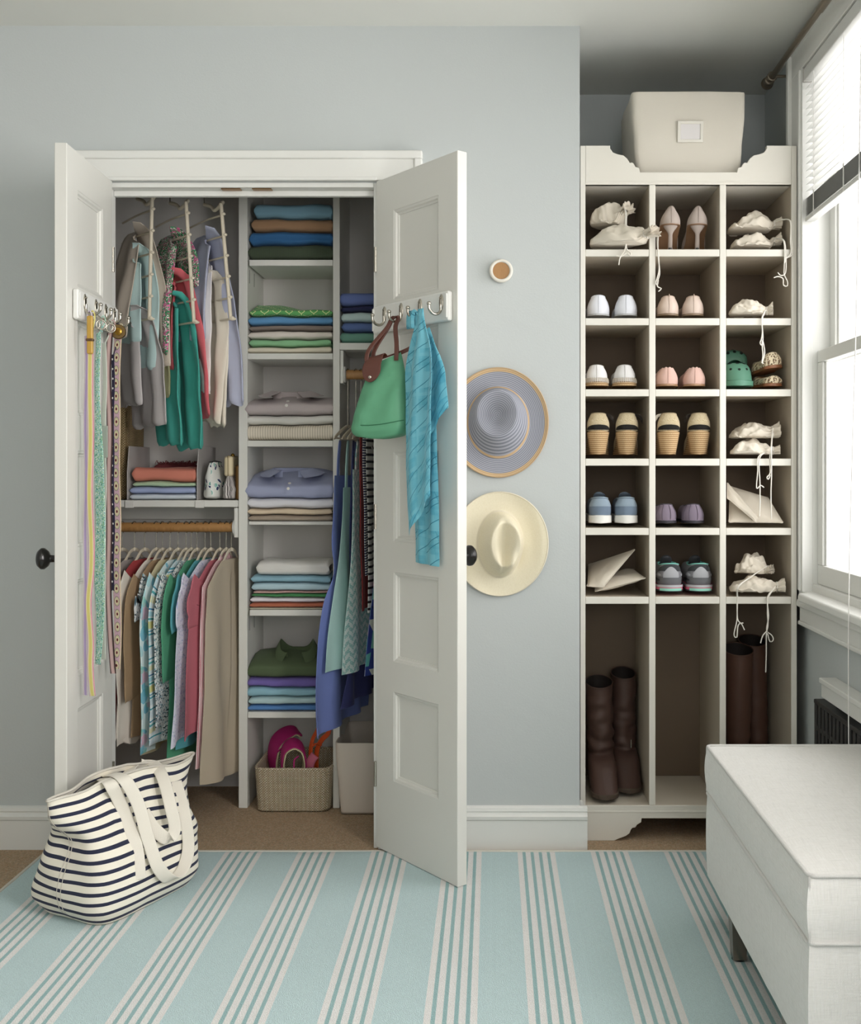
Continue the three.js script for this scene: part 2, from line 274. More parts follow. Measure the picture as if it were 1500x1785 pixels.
// white upholstered ottoman
{
  const linen = canvasTex(256, 256, (g, w, h) => { g.fillStyle = '#f2f1ee'; g.fillRect(0, 0, w, h); for (let i = 0; i < 2200; i++) { g.globalAlpha = 0.25; g.fillStyle = rnd() < 0.5 ? '#ffffff' : '#dcdad6'; const x = rnd() * w, y = rnd() * h; rnd() < 0.5 ? g.fillRect(x, y, 14 + rnd() * 20, 1) : g.fillRect(x, y, 1, 14 + rnd() * 20); } }, 0.2, 0.2);
  const C = cloth(0xf4f3f1, linen, 0.0005);
  const o = thing('ottoman', 'white linen upholstered ottoman with piped cushion beside the window', 'ottoman');
  const x0 = 0.55, x1 = 0.95, z0 = 0.52, z1 = 1.375;
  const puff = (ya, yb, crown, bulge) => {                               // soft box: crowned top, bulging sides
    const gs = [];
    const f = (u, v, w) => { const X = lerp(x0, x1, u), Z = lerp(z0, z1, w), b = bulge * Math.sin(Math.PI * v), cu = u * 2 - 1, cw = w * 2 - 1;
      return [X + cu * b * (1 - 0.0 * cw * cw), lerp(ya, yb, v) + (v > 0.99 ? crown * (1 - cu ** 4) * (1 - cw ** 4) : 0) + 0.0015 * nz(X * 14, Z * 14, v * 3), Z + cw * b]; };
    const face = (fn, uvm) => gs.push(grid(12, 30, (s, t) => { const q = fn(s, t); return [...q, ...uvm(q)]; }));
    face((s, t) => f(s, 1, t), (q) => [q[0], q[2]]); face((s, t) => f(1 - s, 0, t), (q) => [q[0], q[2]]);
    face((s, t) => f(0, s, t), (q) => [q[2], q[1]]); face((s, t) => f(1, 1 - s, t), (q) => [q[2], q[1]]);
    face((s, t) => f(t, 1 - s, 0), (q) => [q[0], q[1]]); face((s, t) => f(t, s, 1), (q) => [q[0], q[1]]);
    return gs;
  };
  const cu = part('cushion', puff(0.331, 0.447, 0.016, 0.006), C, o);
  const ring = (y, off) => { const a = x0 - off, b = x1 + off, c = z0 - off, d = z1 + off, r = 0.012, q = []; for (const [cx, cz, k] of [[b - r, d - r, 0], [a + r, d - r, 1], [a + r, c + r, 2], [b - r, c + r, 3]]) for (let j = 0; j <= 4; j++) { const an = (k + j / 4) * Math.PI / 2; q.push(new V3(cx + r * Math.cos(an), y, cz + r * Math.sin(an))); } const dense = []; q.forEach((A, i) => { const B = q[(i + 1) % q.length], n = Math.max(1, Math.round(A.distanceTo(B) / 0.02)); for (let j = 0; j < n; j++) dense.push(A.clone().lerp(B, j / n)); }); return new THREE.TubeGeometry(new THREE.CatmullRomCurve3(dense, true), 400, 0.0042, 8, true); };
  part('piping', ring(0.448, 0.001), C, cu);
  for (const [X, Z] of [[x0, z1], [x1, z1], [x0, z0], [x1, z0]]) part('corner_seam', new THREE.CylinderGeometry(0.0028, 0.0028, 0.112, 8).translate(X + (X < 0.7 ? -0.0005 : 0.0005), 0.389, Z + (Z > 1 ? 0.001 : -0.001)), C, cu);
  const b = part('base', puff(0.118, 0.3285, 0, 0.003), C, o);
  part('piping', ring(0.3305, 0.0015), C, b);
  const leg = new THREE.BoxGeometry(0.04, 0.106, 0.04, 1, 3, 1); { const p = leg.attributes.position; for (let i = 0; i < p.count; i++) { const t = 0.5 - p.getY(i) / 0.108, k = 1 - 0.25 * t; p.setX(i, p.getX(i) * k); p.setZ(i, p.getZ(i) * k); } leg.computeVertexNormals(); }
  const STEEL = paint(0x8d857b, 0.25, { metalness: 0.95 }), CAP = paint(0x1c1a18, 0.6);
  for (const [X, Z] of [[x0 + 0.025, 0.75], [x1 - 0.025, 0.75], [x0 + 0.025, 1.2], [x1 - 0.025, 1.2]]) { const l = part('leg', leg.clone().translate(X, 0.0675, Z), STEEL, o); part('foot_glide', new THREE.CylinderGeometry(0.016, 0.016, 0.003, 16).translate(X, 0.0135, Z), CAP, l); }
  settle(o);
}
// shoe cubby in the recess
const KZ = -0.06, KB = -0.375, KS = F / (D0 - KZ);                       // cubby front and back; pixels per metre at its front
const kx = (px) => sx(px, KZ), ky = (py) => sy(py, KZ);
const ROWS = [428, 548, 672, 793, 914, 1034].map(ky), COLS = [[1020, 1131], [1142, 1254], [1265, 1379]].map((c) => c.map(kx)), KFLOOR = ky(1397);
{
  const o = thing('shoe_cubby', 'tall cream shoe cubby with scalloped top filling the recess by the window', 'shelf unit');
  const SHADED_INNER = paint(0xb8ad9b, 0.6), SHADED_BACK = paint(0x6c5c4b, 0.7), L = kx(1011), R = kx(1388.5), top = ky(315);  // sides and back darker than the front: shade of the cells put into colour
  part('side_panel', box(L + 0.002, kx(1020), 0.012, top, KB, KZ - 0.008), SHADED_INNER, o); part('side_panel', box(kx(1379), R - 0.002, 0.012, top, KB, KZ - 0.008), SHADED_INNER, o);
  part('divider', box(kx(1131), kx(1142), KFLOOR, top, KB, KZ - 0.006), SHADED_INNER, o); part('divider', box(kx(1254), kx(1265), KFLOOR, top, KB, KZ - 0.006), SHADED_INNER, o);
  const stile = (a, b, y0, y1) => part('face_stile', box(a, b, y0, y1, KZ - 0.008, KZ, 0.002), CREAM, o);
  stile(L, kx(1020), 0.012, ky(247)); stile(kx(1379), R, 0.012, ky(247)); stile(kx(1131), kx(1142), KFLOOR, top); stile(kx(1254), kx(1265), KFLOOR, top);
  for (const [a, b] of COLS) for (const y of ROWS) { const s = part('shelf', box(a + 0.0004, b - 0.0004, y - 0.0205, y, KB, KZ - 0.008, 0.001), SHADED_INNER, o); part('shelf_edge', box(a + 0.0004, b - 0.0004, y - 0.0215, y + 0.0005, KZ - 0.0085, KZ - 0.001, 0.0015), CREAM, s); }
  part('top_board', box(L + 0.002, R - 0.002, top, top + 0.02, KB, KZ - 0.002), CREAM, o);
  part('bottom_board', box(kx(1020), kx(1379), KFLOOR - 0.018, KFLOOR, KB, KZ - 0.001), paint(0xc9c0b0, 0.6), o);
  part('back_panel', box(L + 0.004, R - 0.004, 0.05, top + 0.02, KB - 0.008, KB, 0.001), SHADED_BACK, o);
  // scalloped cornice: half the outline read from the photograph, mirrored
  const half = [[1063, 247], [1063, 252], [1068, 259], [1076, 262], [1086, 264], [1093, 270], [1097, 277], [1101, 276.5], [1104, 278], [1107, 284], [1113, 286], [1115, 293.5]].map(([a, b]) => [kx(a), ky(b)]);
  const xm = (kx(1020) + kx(1379)) / 2, mir = half.map(([a, b]) => [2 * xm - a, b]);
  part('cornice', prism([[kx(1020.2), ky(315)], [kx(1378.8), ky(315)], [kx(1378.8), ky(247)], ...mir, ...half.slice().reverse(), [kx(1020.2), ky(247)]], 0.018, 0.001).translate(0, 0, KZ - 0.018), CREAM, o);
  part('cornice_rail', box(kx(1020.2), kx(1378.8), ky(311.5), ky(309.5), KZ - 0.002, KZ + 0.0015, 0.0008), CREAM, o);
  // apron with scrolled feet
  const ap = [[1066, 1464], [1070, 1459], [1079, 1455], [1090, 1451], [1097, 1446], [1099, 1440], [1102, 1436.5], [1107, 1436], [1110, 1431], [1117, 1427], [1118, 1420]].map(([a, b]) => [kx(a), Math.max(0.012, ky(b))]);
  const apm = ap.map(([a, b]) => [2 * xm - a, b]).reverse();
  part('apron', prism([[kx(1020.2), 0.012], ...ap, ...apm, [kx(1378.8), 0.012], [kx(1378.8), KFLOOR - 0.0005], [kx(1020.2), KFLOOR - 0.0005]], 0.018, 0.001).translate(0, 0, KZ - 0.0185), CREAM, o);
  part('apron_bead', box(kx(1020.2), kx(1378.8), ky(1410), ky(1407), KZ - 0.002, KZ + 0.001, 0.001), CREAM, o);
  settle(o); o.position.y = 0.0;
}

// ---------- closet fittings ----------
const ZCF = -0.37, KC = F / (D0 - ZCF);                                // front edge of the shelf column
const ux = (px) => sx(px, ZCF), uy = (py) => sy(py, ZCF);
{
  const o = thing('shelf_column', 'white shelf column with six adjustable shelves in the middle of the closet', 'shelf unit');
  for (const [a, b] of [[415.5, 431], [580, 592]]) part('upright', box(ux(a), ux(b), 0.001, CEILY - 0.001, ZC + 0.001, ZCF, 0.002), SHELF, o);
  for (const [y, px0] of [[453, 434.5], [616, 431], [768, 431], [909, 432], [1063, 435], [1241, 432]]) part('shelf', box(ux(px0), ux(580) - 0.0005, uy(y) - (y === 909 ? 0.012 : 0.0205), uy(y), ZC + 0.001, ZCF + (y === 909 ? -0.012 : 0.002), 0.0015), SHELF, o);
  for (const y of [453, 1063]) for (const z of [-0.40, -0.47]) part('shelf_standard', box(ux(431) - 0.0005, ux(431) + 0.0012, uy(y) - 0.075, uy(y) - 0.028, z - 0.0012, z + 0.0012, 0.0004), paint(0x4a4844, 0.5), o);
  settle(o);
}
const ROD = new THREE.MeshStandardMaterial({ color: 0xffffff, roughness: 0.4, map: canvasTex(256, 256, (g, w, h) => { g.fillStyle = '#a87c4a'; g.fillRect(0, 0, w, h); for (let i = 0; i < 260; i++) { g.globalAlpha = 0.25; g.fillStyle = rnd() < 0.5 ? '#8d6336' : '#c0935c'; g.fillRect(rnd() * w, rnd() * h, 40 + rnd() * 140, 1 + rnd() * 2); } }, 1, 1) });
const ZROD = -0.385, YROD = sy(919, ZROD), YROD2 = sy(653, ZROD), YROD0 = 2.15;
{
  const o = thing('closet_shelf', 'white shelf at the left of the closet above the wooden rod', 'shelf');
  part('board', box(-1.498, ux(415.5) - 0.001, sy(884, -0.36), sy(872, -0.36), ZC + 0.001, -0.36, 0.002), SHELF, o);
  part('cleat', box(-1.498, ux(415.5) - 0.001, sy(905, ZC) , sy(884, -0.36) - 0.0005, ZC + 0.001, ZC + 0.02, 0.002), SHELF, o);
  settle(o);
  const p = thing('closet_shelf', 'short white shelf at the right of the closet holding five blue and green tops', 'shelf');
  part('board', box(ux(588) + 0.008, 0.0, uy(610), uy(598), ZC + 0.001, ZCF + 0.006, 0.002), SHELF, p);
  part('bracket', box(ux(592) + 0.0005, ux(592) + 0.012, uy(668), uy(610) - 0.0005, ZCF - 0.06, ZCF - 0.004, 0.002), SHELF, p);
  settle(p);
  const rod = (label, x0, x1, y, m) => { const r = thing('closet_rod', label, 'rod'); part('pole', new THREE.CylinderGeometry(0.0165, 0.0165, x1 - x0, 28, 1).rotateZ(Math.PI / 2).translate((x0 + x1) / 2, y, ZROD), m, r); return r; };
  const xr = ux(415.5) - 0.001, socket = (r, x, y, s) => part('rod_socket', new THREE.LatheGeometry([[0, 0], [0.028, 0], [0.028, 0.006], [0.021, 0.008], [0.0172, 0.009]].map((q) => new THREE.Vector2(...q)), 28).rotateZ(s * Math.PI / 2).translate(x, y, ZROD), SHELF, r);
  const r1 = rod('wooden rod under the left closet shelf carrying a row of shirts on hangers', -1.498, xr - 0.012, YROD, ROD);
  socket(r1, xr - 0.012, YROD, 1); part('bracket', box(xr - 0.012, xr, YROD - 0.034, sy(885.5, -0.36), ZROD - 0.03, ZROD + 0.024, 0.002), SHELF, r1); settle(r1);
  const r2 = rod('wooden rod under the short right closet shelf carrying the dresses', ux(592) + 0.014, 0.008, YROD2, ROD);
  socket(r2, ux(592) + 0.0125, YROD2, -1); settle(r2);
  const r0 = rod('upper closet rod behind the door head carrying the three trouser hangers', -1.498, xr - 0.012, YROD0, ROD); socket(r0, xr - 0.012, YROD0, 1); settle(r0);
}

// ---------- folded clothes ----------
function tagged(o, label, category, group) { o.userData.label = label; o.userData.category = category; if (group) o.userData.group = group; return o; }
let bk = 0;
function folded(name, label, group, { x0, x1, yb, yt, zf, zb, mat, layers = 1, collar = null, placket = false, hump = null, cat = 'clothes' }) {
  const o = thing(name, label, cat, group), ph = rr(0, 50), n = 40, m = 40;
  const f = (s, a, off = 0) => {
    const e = Math.min(1, Math.min(s, 1 - s) / 0.03), k = Math.sqrt(Math.max(0, 1 - (1 - e) ** 2)), si = Math.sin(a * 6.28319), co = Math.cos(a * 6.28319);
    const zc = (zf + zb) / 2, zd = (zf - zb) / 2 - 0.004, x = lerp(x0, x1, s) + 0.003 * nz(a * 4, ph, s) ;
    let z = zc + zd * spow(co, 0.32) * (0.975 + 0.025 * k) + (co > 0 ? 0.004 * nz(x * 11, ph) : 0);
    if (layers > 1 && co > 0) for (let j = 1; j < layers; j++) { const q = -1 + 2 * j / layers; z -= 0.005 * Math.exp(-(((spow(si, 0.6) - q + 0.12 * nz(x * 9, ph, j)) / 0.09) ** 2)); }
    const lo = yb(x, z) + 0.0005, hi = yt(x, z) - 0.0003, h = 0.5 + 0.5 * spow(si, 0.62) * (0.42 + 0.58 * k);
    const y = lerp(lo, hi, h) + off * si;
    return [x, y, z + off * co, x, z + y];
  };
  part(collar || placket ? 'body' : 'folded_cloth', grid(n, m, (s, a) => f(s, a), true), mat, o);
  const xm = (x0 + x1) / 2 + (collar?.dx || 0);
  if (placket) {
    const s0 = (xm - 0.014 - x0) / (x1 - x0), s1 = (xm + 0.014 - x0) / (x1 - x0);
    part('placket', grid(6, 30, (s, a) => f(lerp(s0, s1, s), lerp(0.2, -0.06, a), 0.0016 * Math.sqrt(Math.sin(Math.PI * clamp(s, 0.02, 0.98)))), false), mat, o);
    const BT = paint(0xe9e6df, 0.35);
    for (const a of [0.165, 0.03]) { const q = f((s0 + s1) / 2, a, 0.003); part('button', new THREE.CylinderGeometry(0.0052, 0.0052, 0.002, 14).rotateX(a < 0.1 ? Math.PI / 2 : 0.5).translate(q[0], q[1], q[2]), BT, o); }
  }
  if (collar) {
    const { r = 0.05, h = 0.03, z: zo = 0.45, tip = 0.03, spread = 1, peaks = 0 } = collar, zc = lerp(zf, zb, zo), y0 = yt(xm, zc) - 0.004, pm = 2.72;
    const g = grid(28, 14, (s, t) => {
      const p = (s * 2 - 1) * pm, ap = Math.abs(s * 2 - 1), k = sstep(0.55, 1, ap);
      const u = t < 0.4 ? 0 : (t - 0.4) / 0.6, up = t < 0.4 ? t / 0.4 : 1, rad = r * (1 + u * 0.62 * spread) + 0.002 * nz(s * 7, ph);
      return [xm + Math.sin(p) * rad * 1.15 + Math.sign(p) * k * u * 0.012, y0 + h * up * (1 - 0.25 * k) * (peaks ? 0.45 + peaks * Math.exp(-(((ap - 0.5) / 0.22) ** 2)) : 1) - u * h * (0.8 - 0.25 * (1 - k)) + 0.0035 * u * nz(s * 9, ph), zc - Math.cos(p) * rad * 0.85 + k * u * tip, s * 0.3, t * 0.06];
    });
    part('collar', g, mat, o);
  }
  return settle(o);
}
function stack(group, where, px0, px1, zf, zb, yBase, items) {           // items from the top down: [name, label, top px at the front, material, extra]
  bk += 10; let lower = (x, z) => yBase + 0.0004; const n = items.length;
  const out = [];
  for (let i = n - 1; i >= 0; i--) {
    const [name, label, top, mat, ex = {}] = items[i], y = sy(top, zf), id = bk + i * 3.3, amp = 1.35 * (ex.amp ?? 0.0045), dx = ex.in || [0, 0];
    const base = (x, z) => y + amp * nz(x * 10, z * 8, id) + 0.35 * amp * nz(x * 24, z * 15, id);
    const upper = ex.rise ? (x, z) => base(x, z) + ex.rise * sstep(zf - 0.005, zf - (ex.run || 0.13), z * 1) * (1 - 0.0 * x) * (ex.side ? ex.side((x - sx(px0, zf)) / (sx(px1, zf) - sx(px0, zf))) : 1 - 0.35 * Math.pow(Math.abs((x - sx((px0 + px1) / 2, zf)) / (sx(px1, zf) - sx(px0, zf)) * 2), 3)) : base;
    const lo = lower;
    folded(name, label, group, { x0: sx(px0 + dx[0], zf), x1: sx(px1 + dx[1], zf), yb: lo, yt: (x, z) => Math.max(upper(x, z), lo(x, z) + 0.004), zf: zf + (ex.dz || rr(-0.004, 0.004)), zb, mat, ...ex });
    lower = (x, z) => Math.max(upper(x, z), lo(x, z) + 0.004);
  }
}
const knit = canvasTex(64, 64, (g, w, h) => { g.fillStyle = '#fff'; g.fillRect(0, 0, w, h); g.globalAlpha = 0.18; g.fillStyle = '#000'; for (let x = 0; x < w; x += 8) g.fillRect(x, 0, 3, h); }, 0.04, 0.04);
const ribT = canvasTex(64, 16, (g, w, h) => { const d = g.createLinearGradient(0, 0, w, 0); d.addColorStop(0, '#b9ae9c'); d.addColorStop(0.25, '#e2d8c6'); d.addColorStop(0.75, '#e8dfce'); d.addColorStop(1, '#b9ae9c'); g.fillStyle = d; g.fillRect(0, 0, w, h); }, 0.0085, 0.02);
const lattice = canvasTex(256, 256, (g, w, h) => { g.fillStyle = '#63a862'; g.fillRect(0, 0, w, h); g.strokeStyle = '#dfe7a6'; g.lineWidth = 16; g.lineCap = 'round'; for (const [ox, oy] of [[0, 0], [128, 128]]) for (const dx of [-256, 0, 256]) for (const dy of [-256, 0, 256]) { g.beginPath(); g.moveTo(ox + dx, oy + dy + 50); g.lineTo(ox + dx, oy + dy); g.lineTo(ox + dx + 90, oy + dy - 78); g.moveTo(ox + dx, oy + dy); g.lineTo(ox + dx - 90, oy + dy - 78); g.stroke(); } }, 0.042, 0.034);
const checkT = canvasTex(64, 64, (g, w, h) => { g.fillStyle = '#dfe3e8'; g.fillRect(0, 0, w, h); g.fillStyle = '#9db3c0'; for (let i = 0; i < 8; i++) { g.globalAlpha = 0.35; g.fillRect(i * 8, 0, 3, h); g.fillRect(0, i * 8, w, 3); } }, 0.03, 0.03);
const SW = (c, map = null) => cloth(c, map, 0.0006), zb = ZC + 0.035, G1 = (n) => `folded clothes on the ${n} shelf of the column`;
stack(G1('first'), '', 431, 579.5, -0.372, zb, uy(453), [
  ['folded_sweater', 'folded light blue sweater, topmost of the stack under the closet head', 353, SW(0x78a7bd), { in: [11, -1], layers: 1 }],
  ['folded_sweater', 'folded camel brown sweater below the light blue one on the highest shelf', 379, SW(0xa57d58), { in: [6, 0] }],
  ['folded_sweater', 'folded deep blue sweater between the camel and the dark green sweaters', 402, SW(0x24669c), { in: [2, 0], layers: 2 }],
  ['folded_sweater', 'folded dark green sweater, bottom of the stack on the highest shelf', 425, SW(0x47553f, knit), { in: [1, 0] }]]);
stack(G1('second'), '', 431, 579, -0.372, zb, uy(616), [
  ['folded_shirt', 'folded green shirt with pale yellow lattice print on top of its stack', 538, cloth(0xffffff, lattice), { in: [2, -1], rise: 0.030, run: 0.12, side: (s) => 1 - sstep(0.25, 0.8, s), amp: 0.003 }],
  ['folded_sweater', 'folded sky blue top under the green lattice shirt', 551, SW(0x5596c8), { in: [1, 0] }],
  ['folded_sweater', 'thin folded taupe top under the sky blue one', 566, SW(0x877a70), { in: [2, 0], amp: 0.003 }],
  ['folded_sweater', 'folded pale cream top between the taupe and the light green ones', 576, SW(0xe0d6ca), { in: [1, 0] }],
  ['folded_sweater', 'folded light green top, second from the bottom on the second shelf', 591, SW(0x88c58c), { in: [2, -3] }],
  ['folded_sweater', 'folded yellowish cream top, bottom of the stack on the second shelf', 604, SW(0xe2d8bf), { in: [-1, -2] }]]);
stack(G1('third'), '', 426, 581, -0.364, zb, uy(768), [
  ['folded_shirt', 'folded greyish lilac shirt with a raised collar on top of a white one', 700, cloth(0xbfb3b1), { rise: 0.028, run: 0.15, collar: { dx: -0.008, r: 0.056, h: 0.03, z: 0.40, tip: 0.03, spread: 1.2 }, placket: true, layers: 1 }],
  ['folded_sweater', 'folded off-white knit between the lilac shirt and the ribbed sweater', 724, SW(0xe0ded6), { in: [2, 0], layers: 1 }],
  ['folded_sweater', 'thick folded cream sweater with vertical ribs on the third shelf', 740, cloth(0xffffff, ribT), { in: [0, -1], layers: 1 }]]);
stack(G1('fourth'), '', 427, 581, -0.364, zb, uy(909), [
  ['folded_shirt', 'folded periwinkle blue button shirt with open collar on the fourth shelf', 842, cloth(0xa4abcb), { rise: 0.050, run: 0.17, collar: { dx: -0.004, r: 0.056, h: 0.034, z: 0.40, tip: 0.03, spread: 1.15 }, placket: true, layers: 1 }],
  ['folded_shirt', 'folded white shirt under the periwinkle blue button shirt', 868, cloth(0xe3e2e8), { in: [3, 0], layers: 1 }],
  ['folded_shirt', 'folded peach tan shirt under the white one on the fourth shelf', 887, cloth(0xdcc5a5), { in: [4, -4] }],
  ['folded_shirt', 'folded taupe shirt, bottom of the stack on the fourth shelf', 898, cloth(0xa79682), { in: [4, -3], amp: 0.003 }]]);
stack(G1('fifth'), '', 434, 577, -0.372, zb, uy(1063), [
  ['folded_tshirt', 'thick folded off-white top on the very top of the eight-piece stack', 979, SW(0xdfddd6), { in: [12, -4], layers: 1 }],
  ['folded_tshirt', 'folded dusty blue top under the thick off-white one', 1003, SW(0x8ab9cc), { in: [3, -2] }],
  ['folded_tshirt', 'folded pale blue top under the dusty blue one', 1017, SW(0xb2d2dc), { in: [3, 0] }],
  ['folded_tshirt', 'very thin folded pink top above the dark green one', 1031, SW(0xdcaea6), { in: [6, 0], amp: 0.002 }],
  ['folded_tshirt', 'thin folded dark green top in the middle of the fifth stack', 1035, SW(0x3f8f50), { in: [3, -1], amp: 0.002 }],
  ['folded_tshirt', 'folded pinkish white top between the dark green and the rust ones', 1042, SW(0xe4dce2), { in: [1, 0], amp: 0.003 }],
  ['folded_tshirt', 'folded rust orange top, second from the bottom of the fifth stack', 1051, SW(0xbd6743), { in: [0, 0], amp: 0.002 }],
  ['folded_tshirt', 'thin folded pale cream top at the bottom of the fifth stack', 1060, SW(0xe4e1c8), { in: [-1, -4], amp: 0.001 }]]);
stack(G1('sixth'), '', 429, 579, -0.368, zb, uy(1241), [
  ['folded_shirt', 'folded dark olive green polo shirt with its collar standing in two peaks', 1158, cloth(0x516240), { rise: 0.030, run: 0.13, collar: { dx: 0.008, r: 0.05, h: 0.046, z: 0.42, tip: 0.012, spread: 0.4, peaks: 0.75 }, layers: 1 }],
  ['folded_tshirt', 'folded purple top under the olive green polo shirt', 1183, SW(0x7463b2), { in: [1, 0] }],
  ['folded_tshirt', 'folded light turquoise blue top under the purple one', 1200, SW(0x8cc1d2), { in: [0, -2], layers: 1 }],
  ['folded_tshirt', 'folded pale mint top above the bright blue one on the sixth shelf', 1215, SW(0xb3d2d4), { in: [3, -2] }],
  ['folded_tshirt', 'folded bright blue top at the bottom of the stack on the lowest shelf', 1229, SW(0x4f88c6), { in: [2, -3], amp: 0.004 }]]);
stack('folded clothes on the short right shelf', '', 591.5, 692, -0.378, zb, uy(598), [
  ['folded_tshirt', 'folded slate blue top, topmost of five on the short right shelf', 509, SW(0x6276b4), {}],
  ['folded_tshirt', 'folded dark navy top on the short right shelf', 532, SW(0x2a2f58), { in: [2, 0] }],
  ['folded_tshirt', 'folded pale mint top between navy and blue on the short right shelf', 543, SW(0xbdd6d2), { in: [2, 0] }],
  ['folded_tshirt', 'folded mid blue top below the mint one on the short right shelf', 560, SW(0x5772aa), { in: [3, 0] }],
  ['folded_tshirt', 'folded sage green top at the bottom on the short right shelf', 578, SW(0x679f8c), { in: [1, 0] }]]);
const ySH = sy(872, -0.36);
stack('folded shirts on the left closet shelf', '', 225, 341, -0.372, -0.57, ySH, [
  ['folded_shirt', 'folded coral shirt, topmost of four on the left closet shelf', 815, cloth(0xde7f66), { in: [4, 0], layers: 1 }],
  ['folded_shirt', 'folded pale green shirt under the coral one', 840, cloth(0xb4cfa6), { in: [4, -1] }],
  ['folded_shirt', 'folded periwinkle blue shirt with a sewn placket under the pale green one', 849, cloth(0xa3b2dc), { in: [0, -1], amp: 0.003 }],
  ['folded_shirt', 'folded pale checked blue shirt, bottom of four on the left shelf', 861, cloth(0xffffff, checkT), { in: [0, -1], amp: 0.002 }]]);
{ // shelf dividers
  const o = (label, px) => { const d = thing('shelf_divider', label, 'divider', 'shelf dividers on the left closet shelf'), X = sx(px, -0.365); part('panel', prism([[-0.60, ySH + 0.001], [-0.372, ySH + 0.001], [-0.372, ySH + 0.10], [-0.39, ySH + 0.185], [-0.60, ySH + 0.185]], 0.004, 0.0008).rotateY(-Math.PI / 2).translate(X + 0.004, 0, 0), paint(0xb3aeab, 0.6), d); part('clip', box(X, X + 0.03, ySH - 0.026, ySH - 0.0005 + 0.001, -0.357, -0.354, 0.001), paint(0xd8d6d0, 0.4), d); settle(d); };
  o('grey shelf divider panel standing left of the coral shirt', 219.5); o('grey shelf divider panel standing between the coral shirt and the clutch bags', 341.5);
}
{ // fringed scarf behind the folded shirts
  const o = thing('folded_scarf', 'dark red fringed scarf bunched behind the folded coral shirt', 'scarf'), m = cloth(0x8c3a3c, knit), y0 = ySH + 0.001;
  part('folded_cloth', grid(30, 16, (s, a) => { const x = lerp(sx(262, -0.59), sx(352, -0.59), s), c = Math.cos(a * 6.283), si = Math.sin(a * 6.283), e = Math.sqrt(Math.max(0.02, 1 - (2 * s - 1) ** 6)); return [x, y0 + 0.065 + 0.064 * si * e + 0.004 * nz(x * 20, a * 3), -0.592 + 0.014 * c, x, a * 0.2]; }, true), m, o);
  const fr = []; for (let i = 0; i < 34; i++) { const x = lerp(sx(275, -0.59), sx(345, -0.59), i / 33), y = y0 + 0.126; fr.push(tube([[x, y, -0.59], [x + rr(-0.004, 0.004), y + rr(0.004, 0.012), -0.583], [x + rr(-0.008, 0.008), y - 0.004, -0.577 + 0.002]], 0.0013, 6, 4)); }
  const f = part('fringe', fr, m, o); f.userData.kind = 'stuff'; settle(o);
}
// wicker baskets
function wickerTex(a, b, c) { return canvasTex(128, 128, (g, w, h) => { g.fillStyle = c; g.fillRect(0, 0, w, h); for (let r = 0; r < 8; r++) for (let k = 0; k < 4; k++) { const x = k * 32 + (r % 2) * 16, y = r * 16; for (const d of [0, -128, 128]) { g.fillStyle = k % 2 ? a : b; g.beginPath(); g.ellipse(x + 14 + d, y + 8, 14, 6, 0, 0, 7); g.fill(); } } }, 0.034, 0.034); }
const wickBump = noiseTex(128, 128, (x, y) => { const r = Math.floor(y / 16), xx = ((x + (r % 2) * 16) % 32) / 32, yy = (y % 16) / 16; return Math.sqrt(Math.max(0, Math.sin(xx * Math.PI) * Math.sin(yy * Math.PI))); }, 0.034, 0.034);
function hollowBin({ x0, x1, z0, z1, y0, y1, flare = 0, th = 0.008, mat, o, r = 0.02, puff = 0, wob = 0, name = 'body', sq = 9 }) {   // open box: outside up, over the rim, inside down, floor
  const cx = (x0 + x1) / 2, cz = (z0 + z1) / 2, prof = [[0, -1, 0], [0, 0, 0]];
  const rows = []; for (let i = 0; i <= 24; i++) rows.push([i / 24, 0]); for (let i = 1; i <= 3; i++) rows.push([1, i / 3]); for (let i = 23; i >= 0; i--) rows.push([Math.max(0.03, i / 24), 1]); 
  const per = (a, hx, hz) => { const k = sq, c = Math.cos(a), s = Math.sin(a), q = Math.pow(Math.pow(Math.abs(c), k) + Math.pow(Math.abs(s), k), -1 / k); return [c * q * hx, s * q * hz]; };
  const N = rows.length + 1, M = 144;
  const g = grid(N, M, (s, t) => {
    let i = Math.round(s * N), v, inn; if (i === 0) { v = 0; inn = 0; } else if (i === N) { v = 0.03; inn = 1; } else [v, inn] = rows[i - 1];
    const shrink = i === 0 || i === N ? 0.001 : 1, a = (t - 0.125) * Math.PI * 2;
    const sc = 1 - flare * (1 - v), hx = ((x1 - x0) / 2 * sc - inn * th + puff * Math.sin(Math.PI * v)) * shrink, hz = ((z1 - z0) / 2 * sc - inn * th + puff * Math.sin(Math.PI * v)) * shrink;
    const [px, pz] = per(a, hx, hz), W = wob * nz(px * 9, v * 3, pz * 9);
    const len = t * 2 * ((x1 - x0) + (z1 - z0));
    return [cx + px + W, lerp(y0, y1, v) + (v === 1 ? 0.001 * Math.sin(inn * Math.PI) : 0), cz + pz + W, len, v * (y1 - y0) + inn * 0.3];
  }, true);
  return part(name, g, mat, o);
}
